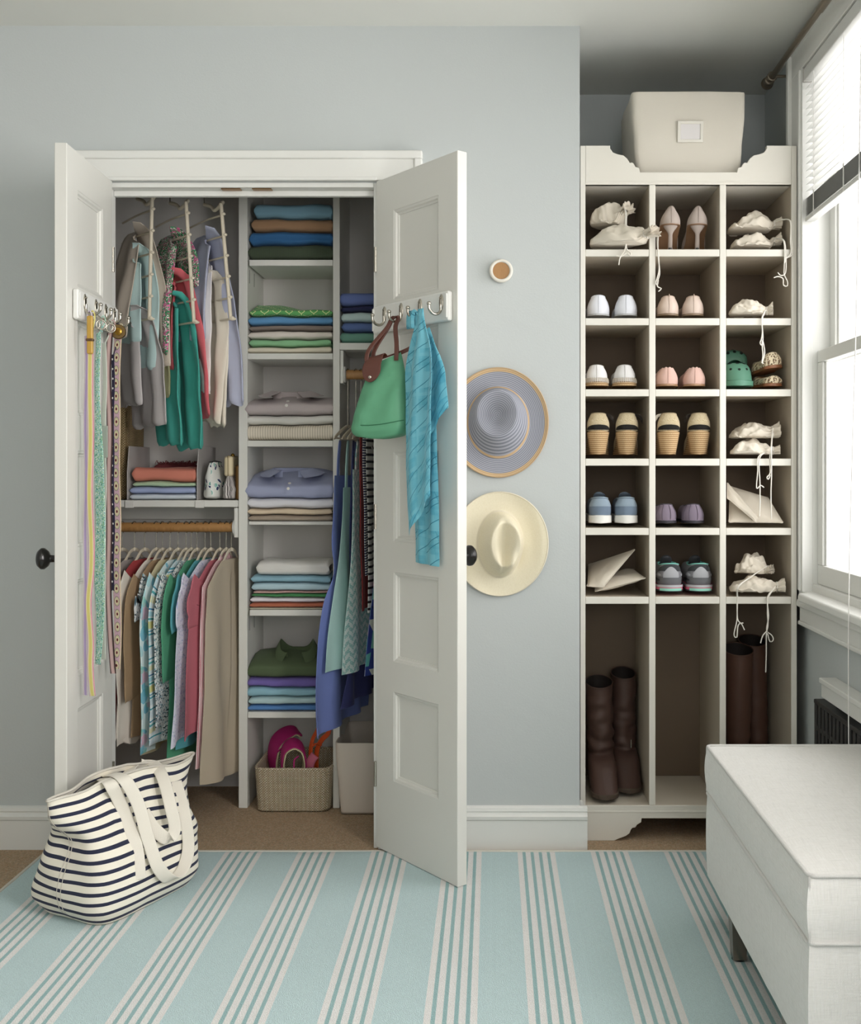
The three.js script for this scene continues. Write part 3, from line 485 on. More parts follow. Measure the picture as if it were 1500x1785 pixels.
{
  const wm = new THREE.MeshStandardMaterial({ color: 0xffffff, map: wickerTex('#f7ecd6', '#e8d8ba', '#8a7454'), bumpMap: wickBump, bumpScale: 0.003, roughness: 0.8 });
  const o = thing('wicker_basket', 'woven straw basket holding flip-flops on the closet floor under the shelf column', 'basket'), b = { x0: sx(440, -0.325), x1: sx(577, -0.325), z0: -0.60, z1: -0.325, y0: 0.001, y1: sy(1342, -0.325) };
  hollowBin({ ...b, flare: 0.06, th: 0.009, mat: wm, o });
  const rim = []; for (let i = 0; i < 64; i++) { const a = (i / 64) * Math.PI * 2, k = 9, c = Math.cos(a), s = Math.sin(a), q = Math.pow(Math.pow(Math.abs(c), k) + Math.pow(Math.abs(s), k), -1 / k); rim.push(new V3((b.x0 + b.x1) / 2 + c * q * ((b.x1 - b.x0) / 2 - 0.004), b.y1, (b.z0 + b.z1) / 2 + s * q * ((b.z1 - b.z0) / 2 - 0.004))); }
  const rg = new THREE.TubeGeometry(new THREE.CatmullRomCurve3(rim, true), 160, 0.006, 8, true); { const u = rg.attributes.uv; for (let i = 0; i < u.count; i++) u.setXY(i, u.getX(i) * 0.9, u.getY(i) * 0.034); } part('rim', rg, wm, o);
  settle(o);
  const wm2 = new THREE.MeshStandardMaterial({ color: 0xffffff, map: wickerTex('#d9bf92', '#c4a878', '#5f4c34'), bumpMap: wickBump, bumpScale: 0.003, roughness: 0.85 });
  const o2 = thing('wicker_basket', 'tall brown wicker basket at the far left of the closet shelf', 'basket');
  hollowBin({ x0: -1.485, x1: -1.256, z0: -0.605, z1: -0.40, y0: ySH + 0.001, y1: ySH + 0.325, flare: 0.02, th: 0.008, mat: wm2, o: o2 }); settle(o2);
  const canvasM = cloth(0xd5cabb, null, 0.0006), cm2 = cloth(0xd9d2c3, null, 0.0006);
  const o3 = thing('canvas_bin', 'beige canvas bin on the closet floor beside the straw basket', 'bin');
  hollowBin({ x0: sx(583, -0.29), x1: sx(583, -0.29) + 0.30, z0: -0.60, z1: -0.29, y0: 0.001, y1: sy(1296, -0.29), flare: 0.10, th: 0.006, mat: canvasM, o: o3, sq: 20, wob: 0.003 });
  part('label_holder', prism(rect(sx(652, -0.29), sx(690, -0.29), 0.115, 0.17), 0.003, 0.0008, [rect(sx(656, -0.29), sx(686, -0.29), 0.122, 0.163)]).translate(0, 0, -0.3015), paint(0xcfc5b5, 0.5), o3); settle(o3);
  const o4 = thing('canvas_bin', 'large cream canvas bin with a label holder on top of the shoe cubby', 'bin'), zf = -0.085, yb = ky(315) + 0.021;
  hollowBin({ x0: sx(1101, zf), x1: sx(1301, zf), z0: -0.39, z1: zf, y0: yb, y1: sy(160, zf), flare: 0.10, th: 0.006, mat: cm2, o: o4, wob: 0.004, puff: 0.001, sq: 26 });
  const lh = part('label_holder', prism(rect(-0.0405, 0.0405, -0.033, 0.033), 0.004, 0.001, [rect(-0.031, 0.031, -0.0235, 0.0235)]).rotateX(0.085).translate(sx(1203, zf), sy(229, zf), zf - 0.0045), CREAM, o4);
  part('label_card', box(-0.031, 0.031, -0.0235, 0.0235, 0, 0.0012, 0.0005).rotateX(0.085).translate(sx(1203, zf), sy(229, zf), zf - 0.0038), paint(0xdcd8d6, 0.35), o4); settle(o4);
}

// ---------- hanging clothes ----------
const prints = {
  floral: canvasTex(256, 256, (g, w, h) => { g.fillStyle = '#3f8f60'; g.fillRect(0, 0, w, h); for (let i = 0; i < 1500; i++) { const x = rnd() * w, y = rnd() * h, k = rnd(); g.fillStyle = k < 0.35 ? '#f2efe6' : k < 0.6 ? '#d65c86' : k < 0.75 ? '#c7508f' : k < 0.88 ? '#2f7a4c' : '#e8c9d0'; g.beginPath(); g.ellipse(x, y, 2 + rnd() * 3, 1.5 + rnd() * 2.5, rnd() * 3, 0, 7); g.fill(); } for (let i = 0; i < 8; i++) { const cx = rnd() * w, cy = rnd() * h; for (let j = 0; j < 40; j++) { g.fillStyle = j % 3 ? '#cf5090' : '#e58fb2'; g.beginPath(); g.arc(cx + rr(-26, 26), cy + rr(-18, 18), 2.5, 0, 7); g.fill(); } } }, 0.13, 0.13),
  lavfloral: canvasTex(256, 256, (g, w, h) => { g.fillStyle = '#dddfee'; g.fillRect(0, 0, w, h); for (let i = 0; i < 260; i++) { const x = rnd() * w, y = rnd() * h; g.globalAlpha = 0.75; g.fillStyle = ['#8f9fcc', '#a9b4d8', '#9bb6c4', '#b5a4cc'][i % 4]; for (let j = 0; j < 5; j++) { g.beginPath(); g.ellipse(x + rr(-5, 5), y + rr(-5, 5), 2.6, 1.5, rnd() * 3, 0, 7); g.fill(); } } }, 0.14, 0.14),
  aqua: canvasTex(256, 256, (g, w, h) => { g.fillStyle = '#dcecec'; g.fillRect(0, 0, w, h); for (let i = 0; i < 46; i++) { g.globalAlpha = 0.7; g.fillStyle = ['#7cc4d4', '#5fb2cc', '#a8d9dc', '#8fcfc0', '#e3b9cc'][i % 5]; g.beginPath(); g.ellipse(rnd() * w, rnd() * h, 12 + rnd() * 22, 8 + rnd() * 22, rnd() * 3, 0, 7); g.fill(); } }, 0.2, 0.2),
  plaid: canvasTex(128, 256, (g, w, h) => { g.fillStyle = '#e6eeee'; g.fillRect(0, 0, w, h); const b = [[0, 22, '#cfe0e4'], [26, 7, '#4fa6b8'], [40, 4, '#3b8fae'], [52, 26, '#e3dc8e'], [84, 6, '#2f9a9a'], [96, 16, '#a9d3dc'], [118, 5, '#3277a6'], [140, 20, '#e9e6c0'], [168, 8, '#58b0b4'], [186, 5, '#2e86a0'], [206, 22, '#dbe9ee'], [236, 6, '#3f9aa8']]; for (const [y, t, c] of b) { g.fillStyle = c; g.fillRect(0, y, w, t); } g.globalAlpha = 0.35; for (let x = 10; x < w; x += 30) { g.fillStyle = '#7cbcc8'; g.fillRect(x, 0, 6, h); } }, 0.12, 0.2),
  redstripe: canvasTex(64, 16, (g, w, h) => { g.fillStyle = '#eee4e2'; g.fillRect(0, 0, w, h); g.fillStyle = '#b9485a'; for (let i = 0; i < 4; i++) g.fillRect(i * 16, 0, 7, h); }, 0.026, 0.02),
  navystripe: canvasTex(16, 64, (g, w, h) => { g.fillStyle = '#eceae6'; g.fillRect(0, 0, w, h); g.fillStyle = '#232a52'; for (let i = 0; i < 4; i++) g.fillRect(0, i * 16, w, 9); }, 0.02, 0.034),
  dash: canvasTex(128, 128, (g, w, h) => { g.fillStyle = '#eae8e2'; g.fillRect(0, 0, w, h); g.fillStyle = '#1c1b1d'; for (let i = 0; i < 4; i++) g.fillRect(0, i * 32 + 8, w, 11); }, 0.09, 0.092),
  ikat: canvasTex(128, 256, (g, w, h) => { g.fillStyle = '#dfeeea'; g.fillRect(0, 0, w, h); for (let y = 0; y < h; y += 6) for (let x = 0; x < w; x += 8) { const k = (Math.floor(x / 32) + Math.floor((y + Math.abs((x % 64) - 32)) / 32)) % 2; g.globalAlpha = 0.8; if (k) { g.fillStyle = rnd() < 0.7 ? '#45a8a2' : '#83c7c0'; g.fillRect(x, y, 7, 4); } } }, 0.07, 0.11),
  geo: canvasTex(256, 256, (g, w, h) => { g.fillStyle = '#34479a'; g.fillRect(0, 0, w, h); const T = (c, ...p) => { g.fillStyle = c; g.beginPath(); p.forEach(([x, y], i) => (i ? g.lineTo(x, y) : g.moveTo(x, y))); g.fill(); }; T('#e9eee6', [150, 0], [256, 0], [256, 90], [190, 60]); T('#8ed0c4', [190, 60], [256, 90], [256, 160], [170, 150]); T('#e46a94', [20, 70], [90, 50], [96, 66], [30, 96]); T('#e9eee6', [0, 150], [70, 160], [40, 200], [0, 190]); T('#6fc3c0', [90, 190], [170, 170], [150, 240], [80, 240]); T('#26356f', [180, 190], [256, 180], [256, 250]); T('#e9eee6', [20, 220], [70, 215], [60, 256], [10, 256]); }, 0.13, 0.16),
  bw: canvasTex(128, 128, (g, w, h) => { g.fillStyle = '#e4e6e4'; g.fillRect(0, 0, w, h); for (let i = 0; i < 150; i++) { g.fillStyle = ['#23323c', '#3f5a66', '#6fa7b4'][i % 3]; g.beginPath(); g.ellipse(rnd() * w, rnd() * h, 2 + rnd() * 6, 1 + rnd() * 3, rnd() * 3, 0, 7); g.fill(); } }, 0.07, 0.07),
};
const HANGER = paint(0xd9cfba, 0.6);
// a garment on its hanger; local x runs along the shoulders, the origin is the foot of the hook
const sharedFold = (x, y) => 0.013 * sstep(0.04, 0.4, -y) * (0.5 + 0.6 * sstep(0.2, 0.9, -y)) * Math.sin(x * 34 + 2.2 * nz(y * 2.2, x * 2, 3)) + 0.006 * nz(x * 13, y * 4, 8);   // neighbours on a rod fold alike, so they lie against each other
function garment(name, label, o) {
  const { px, psi = 86, L, ws = 0.2, wb = 0.22, t = 0.0068, mat, sleeve = null, k = 5, amp = 0.010, drop = 0.075, straps = 0, z = ZROD, yTop, tilt = 0, dz = 0, hemL = 0, group, collar, rodY = YROD, cat = 'clothes', sleeveMat, hook = true, hang = '', neck = 0.075, belt = 0, placket, near = 1 } = o;
  const X = sx(px, z), g = thing(name, label, cat, group), ph = rr(0, 50), y0 = yTop ?? sy(974, z);
  g.position.set(X, y0, z + dz); g.rotation.y = psi * Math.PI / 180;
  const top = straps ? straps : 0;
  const W = (v) => { const y = v * L; return y < drop ? neck + (ws - neck) * Math.pow(y / drop, 0.75) : lerp(ws, wb, Math.pow((y - drop) / (L - drop), 0.9)); };
  const bodyPt = (v, a, off = 0) => {
    const c = Math.cos(a), s = Math.sin(a), y = lerp(top, L, v), w = straps ? lerp(ws, wb, Math.pow(v, 0.8)) - (belt ? 0.03 * Math.exp(-(((v - belt) / 0.08) ** 2)) : 0) : W(y / L), x = w * spow(c, 0.85);
    const xn = x < 0 ? x * (1 + (near - 1) * Math.pow(v, 0.9)) : x, yy = -y + v * v * (tilt * c + hemL * nz(x * 9, ph));
    const thick = t * (0.55 + 0.45 * Math.sin(Math.PI * Math.min(1, v * 0.62 + 0.12))) + off;
    return [xn, yy, thick * spow(s, 0.75) + sharedFold(xn, -y)];
  };
  part('body', grid(44, 56, (v, a) => { const q = bodyPt(v, a * 6.28319); return [...q, q[0] + (Math.sin(a * 6.28319) > 0 ? 0 : 0.31), q[1]]; }, true), mat, g);
  if (straps) for (const s of [-1, 1]) part('strap', strip([[s * 0.075, -0.053, 0], [s * 0.085, -0.06 - Math.max(0, straps - 0.06) * 0.5, 0.001 + sharedFold(s * 0.085, -0.06 - straps * 0.4)], [s * ws * 0.72, -Math.max(straps, 0.065) - 0.012, 0.002 + sharedFold(s * ws * 0.72, -straps - 0.012)]], { wd: [1, 0, 0], hw: 0.011, th: 0.0022, n: 10, m: 10 }), mat, g);
  if (sleeve) for (const s of sleeve.sides || [-1, 1]) {
    const { len, w0 = 0.062, w1 = 0.045, out = 0.02, cuff = 0, sway = 0 } = sleeve, q = [[s * (ws - 0.035), -drop * 0.75, 0.002], [s * (ws + 0.012), -drop - 0.06, 0.002], [s * (ws + out), -drop - len * 0.55, 0.002], [s * (ws + out * 0.7), -drop - len, 0.002]];
    const sl = part('sleeve', strip(q, { wd: [1, 0, 0], hw: (u) => lerp(w0, w1, u) * (1 + 0.05 * Math.sin(u * 17 + ph)), th: t * 0.75, n: 30, m: 20, round: 0.8, ends: 0.015, wave: (u, c) => sharedFold(s * (ws + out * Math.sin(u * 1.6)) + lerp(w0, w1, u) * c, -drop - len * u) }), sleeveMat || mat, g);
    if (cuff) part('cuff', strip([[s * (ws + out * 0.7), -drop - len + cuff, 0.002], [s * (ws + out * 0.7), -drop - len - 0.002, 0.002]], { wd: [1, 0, 0], hw: w1 * 1.02, th: t * 0.85, wave: (u, c) => sharedFold(s * (ws + out) + w1 * c, -drop - len + cuff * (1 - u)), n: 5, m: 20, round: 0.8, ends: 0.1 }), sleeveMat || mat, sl);
  }
  if (collar) part('collar', grid(24, 10, (s, u) => { const p = (s * 2 - 1) * 2.5, kk = sstep(0.6, 1, Math.abs(s * 2 - 1)), r = 0.042 * (1 + 0.35 * u); return [Math.sin(p) * r * 1.1 - 0.0, -0.012 + (u < 0.4 ? u / 0.4 : 1 - (u - 0.4) * 1.5) * 0.032 - kk * u * 0.035, -Math.cos(p) * r * 0.12 + kk * u * 0.002, s * 0.2, u * 0.05]; }), mat, g);
  if (placket) part('placket', grid(30, 4, (v, s) => { const q = bodyPt(lerp(0.06, 0.99, v), Math.PI / 2 - lerp(-0.09, 0.09, s), 0.0025); return [q[0], q[1], q[2], q[0], q[1]]; }), mat, g);
  if (hook) {
    const h = thing('clothes_hanger', hang, 'hanger', o.hgroup || 'beige hangers on the lower rod'); h.position.copy(g.position); h.rotation.copy(g.rotation);
    const hy = rodY + 0.0185 - y0, r = 0.0195, up = straps ? 0 : 0.034, q = [[0, up - 0.004, 0], [0, hy - 0.036, 0]]; for (let i = 0; i <= 8; i++) { const a = -Math.PI / 2 + (i / 8) * 4.0; q.push([r * Math.cos(a), hy - 0.0185 + r * Math.sin(a), 0]); }
    part('hook', tube(q, 0.0016, 40, 6), NICKEL, h);
    const arms = []; for (const s of [-1, 1]) { const w = straps ? (straps < 0.05 ? ws * 0.55 : 0.14) : 0.094, ye = straps ? -0.05 : -0.024; arms.push(strip([[0, up - 0.001, 0], [s * 0.028, up - 0.008, 0], [s * w * 0.65, lerp(up, ye, 0.62), sharedFold(s * w * 0.65, lerp(up, ye, 0.62))], [s * w, ye, sharedFold(s * w, ye)]], { wd: [0, 0, 1], hw: 0.0022, th: 0.0062, n: 14, m: 12, round: 0.8 })); }
    for (const a of arms) part('arm', a, HANGER, h);
    if (straps) part('bar', tube([-1, -0.5, 0, 0.5, 1].map((k) => k * (straps < 0.05 ? ws * 0.5 : 0.13)).map((x) => [x, -0.046, sharedFold(x, -0.046)]), 0.0032, 16, 8), HANGER, h); else part('neck', sphere(0, up - 0.002, 0, 0.007, 1, 1.1, 0.8), HANGER, h);
  }
  return g;
}
const R = 'row of shirts hanging on the lower left rod';
garment('hanging_sweater', 'dark grey sweater at the far left of the lower hanging row', { px: 213, psi: 82, L: 0.56, mat: cloth(0x8d8784), sleeve: { len: 0.5 }, group: R, hang: 'beige hanger carrying the dark grey sweater at the far left' });
garment('hanging_blouse', 'taupe grey blouse hanging between the dark grey sweater and the red cardigan', { px: 234, psi: 82, L: 0.55, mat: cloth(0xa69d97), sleeve: { len: 0.48 }, group: R, hang: 'beige hanger carrying the taupe grey blouse' });
garment('hanging_cardigan', 'bright red cardigan hanging left of the cream sweater', { px: 252, psi: 82, near: 1.12, L: 0.56, wb: 0.215, mat: cloth(0xb23438), sleeve: { len: 0.44, w0: 0.06, w1: 0.042, cuff: 0.06 }, group: R, hang: 'beige hanger carrying the red cardigan' });
garment('hanging_sweater', 'cream white sweater with a slanted draped hem in the lower row', { px: 272, psi: 82, near: 1.2, L: 0.56, wb: 0.24, amp: 0.016, k: 4, mat: cloth(0xe6ddcf), sleeve: { len: 0.5, w0: 0.075, w1: 0.05 }, tilt: 0.02, hemL: 0.1, group: R, hang: 'beige hanger carrying the cream white sweater' });
garment('hanging_blouse', 'golden brown blouse with gathered three-quarter sleeves', { px: 283, psi: 82, L: 0.56, wb: 0.21, mat: cloth(0xa98a63), sleeve: { len: 0.36, w0: 0.05, w1: 0.055, cuff: 0.07, sway: 0.0 }, group: R, hang: 'beige hanger carrying the golden brown blouse' });
garment('hanging_blouse', 'cream and dark print sleeveless blouse beside the golden brown blouse', { px: 296, psi: 82, L: 0.62, ws: 0.185, wb: 0.2, mat: cloth(0xd8cba0), sleeve: { len: 0.10, w0: 0.055, w1: 0.05 }, sleeveMat: cloth(0xffffff, prints.bw), group: R, hang: 'beige hanger carrying the cream and dark print blouse' });
garment('hanging_shirt', 'watercolour aqua and white shirt in the lower hanging row', { px: 310, psi: 82, near: 1.15, L: 0.58, wb: 0.21, mat: cloth(0xffffff, prints.aqua), sleeve: { len: 0.53, w0: 0.055, w1: 0.04 }, group: R, hang: 'beige hanger carrying the watercolour aqua shirt' });
garment('hanging_shirt', 'white shirt with aqua, blue and yellow plaid bands', { px: 324, psi: 82, near: 1.2, L: 0.55, wb: 0.215, mat: cloth(0xffffff, prints.plaid), sleeve: { len: 0.50, w0: 0.058, w1: 0.046, cuff: 0.04 }, group: R, hang: 'beige hanger carrying the plaid shirt' });
garment('hanging_blouse', 'black and teal speckled white blouse behind the plaid shirt', { px: 333, psi: 82, L: 0.57, wb: 0.21, mat: cloth(0xffffff, prints.bw), sleeve: { len: 0.45 }, group: R, hang: 'beige hanger carrying the speckled white blouse' });
garment('hanging_shirt', 'emerald green shirt between the speckled blouse and the teal shirt', { px: 343, psi: 82, L: 0.66, wb: 0.21, mat: cloth(0x46a078), sleeve: { len: 0.3, w0: 0.05, w1: 0.04 }, group: R, hang: 'beige hanger carrying the emerald green shirt' });
garment('hanging_shirt', 'teal blue shirt with a pale lace hem beside the emerald one', { px: 357, psi: 82, L: 0.60, wb: 0.21, mat: cloth(0x4aa6b0), sleeve: { len: 0.14, w0: 0.05, w1: 0.045 }, group: R, hang: 'beige hanger carrying the teal blue shirt' });
garment('hanging_blouse', 'pale lavender floral blouse flaring wide at the hem', { px: 367, psi: 82, near: 1.55, L: 0.545, wb: 0.215, amp: 0.014, mat: cloth(0xffffff, prints.lavfloral), sleeve: { len: 0.12, w0: 0.06, w1: 0.055 }, tilt: 0.02, group: R, hang: 'beige hanger carrying the lavender floral blouse' });
garment('hanging_shirt', 'dusty rose shirt between the floral blouse and the striped shirt', { px: 383, psi: 82, near: 1.35, L: 0.53, wb: 0.22, amp: 0.012, mat: cloth(0xc2616f), sleeve: { len: 0.13, w0: 0.05, w1: 0.045, out: 0.005 }, tilt: 0.02, group: R, hang: 'beige hanger carrying the dusty rose shirt' });
garment('hanging_shirt', 'red and white striped shirt mostly behind the tan linen shirt', { px: 394, psi: 82, L: 0.66, wb: 0.22, mat: cloth(0xffffff, prints.redstripe), collar: true, group: R, hang: 'beige hanger carrying the striped shirt' });
garment('hanging_shirt', 'long tan linen shirt at the right end of the lower row', { px: 403, psi: 82, L: 0.735, wb: 0.225, k: 6, mat: cloth(0xbfb095), sleeve: { len: 0.16, w0: 0.07, w1: 0.065, out: 0.0, sides: [1] }, collar: false, placket: true, tilt: -0.025, hemL: 0.02, group: R, hang: 'beige hanger carrying the tan linen shirt at the right end' });

// dresses on the right rod
const DR = 'dresses hanging on the right rod', dy = sy(742, ZROD);
const dress = (label, px, o) => garment('hanging_dress', label, { px, psi: 78, straps: 0.17, ws: 0.13, wb: 0.2, yTop: dy, rodY: YROD2, cat: 'clothes', t: 0.0058, hgroup: 'beige hangers on the right rod', group: DR, ...o });
dress('long periwinkle blue dress with thin straps, leftmost on the right rod', 606, { psi: 78, near: 1.45, L: 1.0, wb: 0.2, amp: 0.012, k: 4, belt: 0.38, mat: cloth(0x6d80c4), hang: 'beige hanger carrying the long blue dress' });
dress('pale mint dress beside the long blue dress', 620, { psi: 78, near: 1.3, L: 0.80, straps: 0.21, wb: 0.19, mat: cloth(0xa9d2cc), hang: 'beige hanger carrying the pale mint dress' });
dress('teal and white zigzag patterned dress on the right rod', 637, { psi: 78, near: 1.15, L: 0.815, straps: 0.15, wb: 0.18, mat: cloth(0xffffff, prints.ikat), hang: 'beige hanger carrying the zigzag patterned dress' });
dress('dark red dress partly hidden by the green handbag', 647, { psi: 78, L: 0.62, ws: 0.12, wb: 0.12, straps: 0.03, mat: cloth(0x9c2f2c), hang: 'beige hanger carrying the dark red dress' });
dress('navy and white finely striped dress on the right rod', 655, { psi: 78, L: 0.5, ws: 0.14, wb: 0.14, straps: 0.03, mat: cloth(0xffffff, prints.navystripe), hang: 'beige hanger carrying the finely striped dress' });
dress('white dress with bold black dashes beside the open right door', 664, { psi: 78, L: 0.62, ws: 0.16, wb: 0.16, straps: 0.03, mat: cloth(0xffffff, prints.dash), hang: 'beige hanger carrying the black dash dress' });
dress('blue, white and pink geometric print dress beside the open right door', 672, { psi: 78, L: 0.82, ws: 0.15, wb: 0.2, straps: 0.5, mat: cloth(0xffffff, prints.geo), hang: 'beige hanger carrying the geometric print dress' });
dress('dark navy dress hanging low behind the mint dress', 629, { psi: 78, L: 0.93, straps: 0.74, wb: 0.19, t: 0.003, mat: cloth(0x3a3f78), hang: 'beige hanger carrying the dark navy dress' });

// trousers on three tiered hangers
function tieredHanger(label, topPx, botPx, tiers) {
  const h = thing('tiered_hanger', label, 'hanger', 'tiered trouser hangers on the upper rod'), zn = -0.20, zfar = -0.46, A = at(...topPx, zn), B = at(...botPx, zn), yaw = 0.72, W = [Math.sin(yaw), 0, Math.cos(yaw)];
  const far = new V3(-W[0] * 0.24, 0, -W[2] * 0.24);
  part('post', tube([A, A.clone().lerp(B, 0.5), B], 0.0062, 20, 8), HANGER, h);
  const C = A.clone().addScaledVector(far, 0.5);
  part('arm', tube([A, A.clone().add(new V3(0.004, 0.008, -0.012)), A.clone().addScaledVector(far, 0.22).add(new V3(0.004, -0.012, 0)), A.clone().addScaledVector(far, 0.32).add(new V3(0.004, 0.004, 0)), C.clone().add(new V3(0, 0.02, 0))], 0.0058, 24, 8), HANGER, h);
  const hk = [C.clone().add(new V3(0, 0.02, 0)), new V3(C.x, YROD0 - 0.022, C.z)]; for (let i = 0; i <= 7; i++) { const a = -Math.PI / 2 + (i / 7) * 4; hk.push(new V3(C.x, YROD0 + 0.021 * Math.sin(a), ZROD + 0.021 * Math.cos(a))); }
  part('hook', tube(hk, 0.0022, 40, 6), NICKEL, h);
  const bars = []; for (let i = 0; i < 6; i++) { const p = A.clone().lerp(B, 0.1 + 0.18 * i); bars.push(p); part('bar', tube([p, p.clone().addScaledVector(far, 0.5).add(new V3(0, 0.004, 0)), p.clone().add(far)], 0.0036, 8, 6), HANGER, h); part('tooth', sphere(p.x + 0.006, p.y + 0.003, p.z + 0.004, 0.006, 1.1, 0.9, 0.8), HANGER, h); }
  part('foot', sphere(B.x + 0.006, B.y, B.z, 0.0075, 1.6, 0.7, 0.8), HANGER, h);
  settle(h);
  const hp = rr(0, 30), fold = (y, c) => sstep(0.05, 0.3, A.y - y) * (0.0075 * Math.sin(c * 7 + hp + y * 5) + 0.006 * nz(c * 3, y * 9, hp));
  for (const [name, lab, tp, mat, sides] of tiers) {                     // tp: pixel of the fold over the bar; sides: where each side's hem ends
    const tr = thing(name, lab, 'clothes', 'trousers on the tiered hangers'), p0 = at(...tp, zn), p = bars.reduce((b, q) => (Math.abs(q.y - p0.y) < Math.abs(b.y - p0.y) ? q : b)).clone(), mid = p.clone().addScaledVector(far, 0.5), ph = rr(0, 30);
    sides.forEach(([hx, hy, o = {}], i) => {
      const e = at(hx, hy, zn).addScaledVector(far, 0.5), d = e.clone().sub(mid), sgn = Math.sign(d.x) || 1;
      const q = [mid.clone().add(new V3(-0.003 * sgn, 0.012 + i * 0.001, 0)), mid.clone().add(new V3(0.011 * sgn, 0.004, 0)), mid.clone().add(new V3(d.x * 0.3 + 0.02 * sgn, d.y * 0.3, 0)), mid.clone().add(new V3(d.x * 0.75 + 0.010 * sgn, d.y * 0.65, 0)), e];
      const l = part('leg', strip(q, { wd: W, hw: (u) => 1.12 * (o.hw || 0.085) * (0.8 + 0.25 * sstep(0, 0.5, u)), th: (u) => 0.005 + 0.004 * u, n: 36, m: 40, round: 0.85, ends: 0.01, wave: (u, c) => fold(lerp(mid.y, e.y, u), c * (o.hw || 0.085) / 0.085), endWave: (u, c) => u * u * 0.016 * nz(c * 2.2, ph, i * 5) }), mat, tr);
    });
    settle(tr);
  }
}
tieredHanger('beige tiered trouser hanger, leftmost on the upper rod', [265, 345], [260, 556], [
  ['hanging_trousers', 'taupe trousers over the top bar of the leftmost tiered hanger', [264, 392], cloth(0xc9bcaa), [[222, 585], [300, 640]]],
  ['hanging_trousers', 'pale aqua trousers below the taupe ones on the leftmost hanger', [264, 428], cloth(0xc6e4e3), [[248, 596, {}], [276, 640]]],
  ['hanging_shorts', 'grey dotted shorts on the lowest bars of the leftmost hanger', [262, 560], cloth(0xc6bfbd), [[252, 705, { hw: 0.085  }], [284, 742, { hw: 0.11, k: 4 }]]]]);
tieredHanger('beige tiered trouser hanger in the middle of the upper rod', [324, 352], [338, 562], [
  ['hanging_trousers', 'green and pink floral print trousers on the middle tiered hanger', [325, 396], cloth(0xffffff, prints.floral), [[299, 615, { k: 5 }], [354, 500, { hw: 0.08 }]]],
  ['hanging_trousers', 'olive green trousers showing behind the floral print ones', [328, 450], cloth(0xa3a174), [[305, 690, { hw: 0.05 }]]],
  ['hanging_trousers', 'coral red trousers above the teal ones on the middle hanger', [331, 470], cloth(0xe0606b), [[313, 640, { hw: 0.05 }], [372, 728, { hw: 0.09 }]]],
  ['hanging_trousers', 'bright teal trousers hanging lowest on the middle tiered hanger', [335, 508], cloth(0x2fae9f), [[323, 775, { hw: 0.08, k: 5 }], [358, 782, { hw: 0.085, k: 5 }]]]]);
tieredHanger('beige tiered trouser hanger, rightmost on the upper rod', [385, 355], [402, 556], [
  ['hanging_trousers', 'lavender blue trousers on the rightmost tiered hanger', [387, 402], cloth(0xb9bfd8), [[361, 592, {}], [426, 705]]],
  ['hanging_trousers', 'white trousers on the rightmost tiered hanger in front of the cream ones', [392, 460], cloth(0xf0eae6), [[378, 690, { hw: 0.06  }]]],
  ['hanging_trousers', 'long cream trousers at the bottom of the rightmost tiered hanger', [396, 480], cloth(0xe8decb), [[398, 735, { hw: 0.06, k: 5 }], [412, 742, { hw: 0.05 }]]]]);

// ---------- hook rails, belts, handbag and scarf on the doors ----------
function hookRail(label, on, u0, u1, us) {
  const o = thing('hook_rail', label, 'hook rail'), ya = 1.563, yb = 1.646, n = new V3().subVectors(on(0, 1, 1), on(0, 1, 0)), d = new V3().subVectors(on(1, 1, 0), on(0, 1, 0)), T = 0.017;
  const M = new THREE.Matrix4().makeBasis(d, new V3(0, 1, 0), n).setPosition(on(0, 0, 0.0006));     // rail axes: along the door, up, off the door
  const fix = (g) => { g.applyMatrix4(M); if (M.determinant() < 0) { const i = g.index; if (i) { const a = i.array; for (let k = 0; k < a.length; k += 3) { const t = a[k]; a[k] = a[k + 2]; a[k + 2] = t; } } else { const P = g.attributes; for (const key in P) { const A = P[key], s = A.itemSize; for (let k = 0; k < A.count; k += 3) for (let c = 0; c < s; c++) { const t = A.array[k * s + c]; A.array[k * s + c] = A.array[(k + 2) * s + c]; A.array[(k + 2) * s + c] = t; } } } } return g; };
  part('board', fix(box(u0, u1, ya, yb, 0, T, 0.006)), TRIM, o);
  part('end_moulding', fix(box(u0 + 0.003, u0 + 0.011, ya + 0.008, yb - 0.008, T - 0.001, T + 0.004, 0.002)), TRIM, o); part('end_moulding', fix(box(u1 - 0.011, u1 - 0.003, ya + 0.008, yb - 0.008, T - 0.001, T + 0.004, 0.002)), TRIM, o);
  for (const u of us) {
    const h = part('hook', [fix(sphere(0, 0, 0, 0.0095, 1, 2.4, 0.42).translate(u, 1.616, T + 0.001)), fix(tube([[u, 1.61, T + 0.003], [u, 1.592, T + 0.004], [u, 1.583, T + 0.014], [u, 1.583, T + 0.030], [u, 1.594, T + 0.042], [u, 1.608, T + 0.043]], 0.0042, 28, 8)), fix(sphere(u, 1.609, T + 0.043, 0.006))], NICKEL, o);
    part('screw', fix(new THREE.CylinderGeometry(0.003, 0.003, 0.002, 10).rotateX(Math.PI / 2).translate(u, 1.628, T + 0.0052)), NICKEL, h);
  }
  return settle(o);
}
const solveU = (on, px, off, grow) => { let lo = 0, hi = 0.5; for (let i = 0; i < 40; i++) { const m = (lo + hi) / 2, q = on(m, 1, off); ((CX + q.x * F / (D0 - q.z) < px) === grow ? (lo = m) : (hi = m)); } return lo; };
const UL = [149, 168, 185, 200].map((px) => solveU(onDoorL, px, 0.02, false)), UR = [669, 698, 731, 768].map((px) => solveU(onDoorR, px, 0.02, true));
hookRail('white rail of four nickel hooks on the left door with belts', onDoorL, 0.012, 0.336, UL);
hookRail('white rail of four nickel hooks on the right door', onDoorR, 0.006, 0.382, UR);

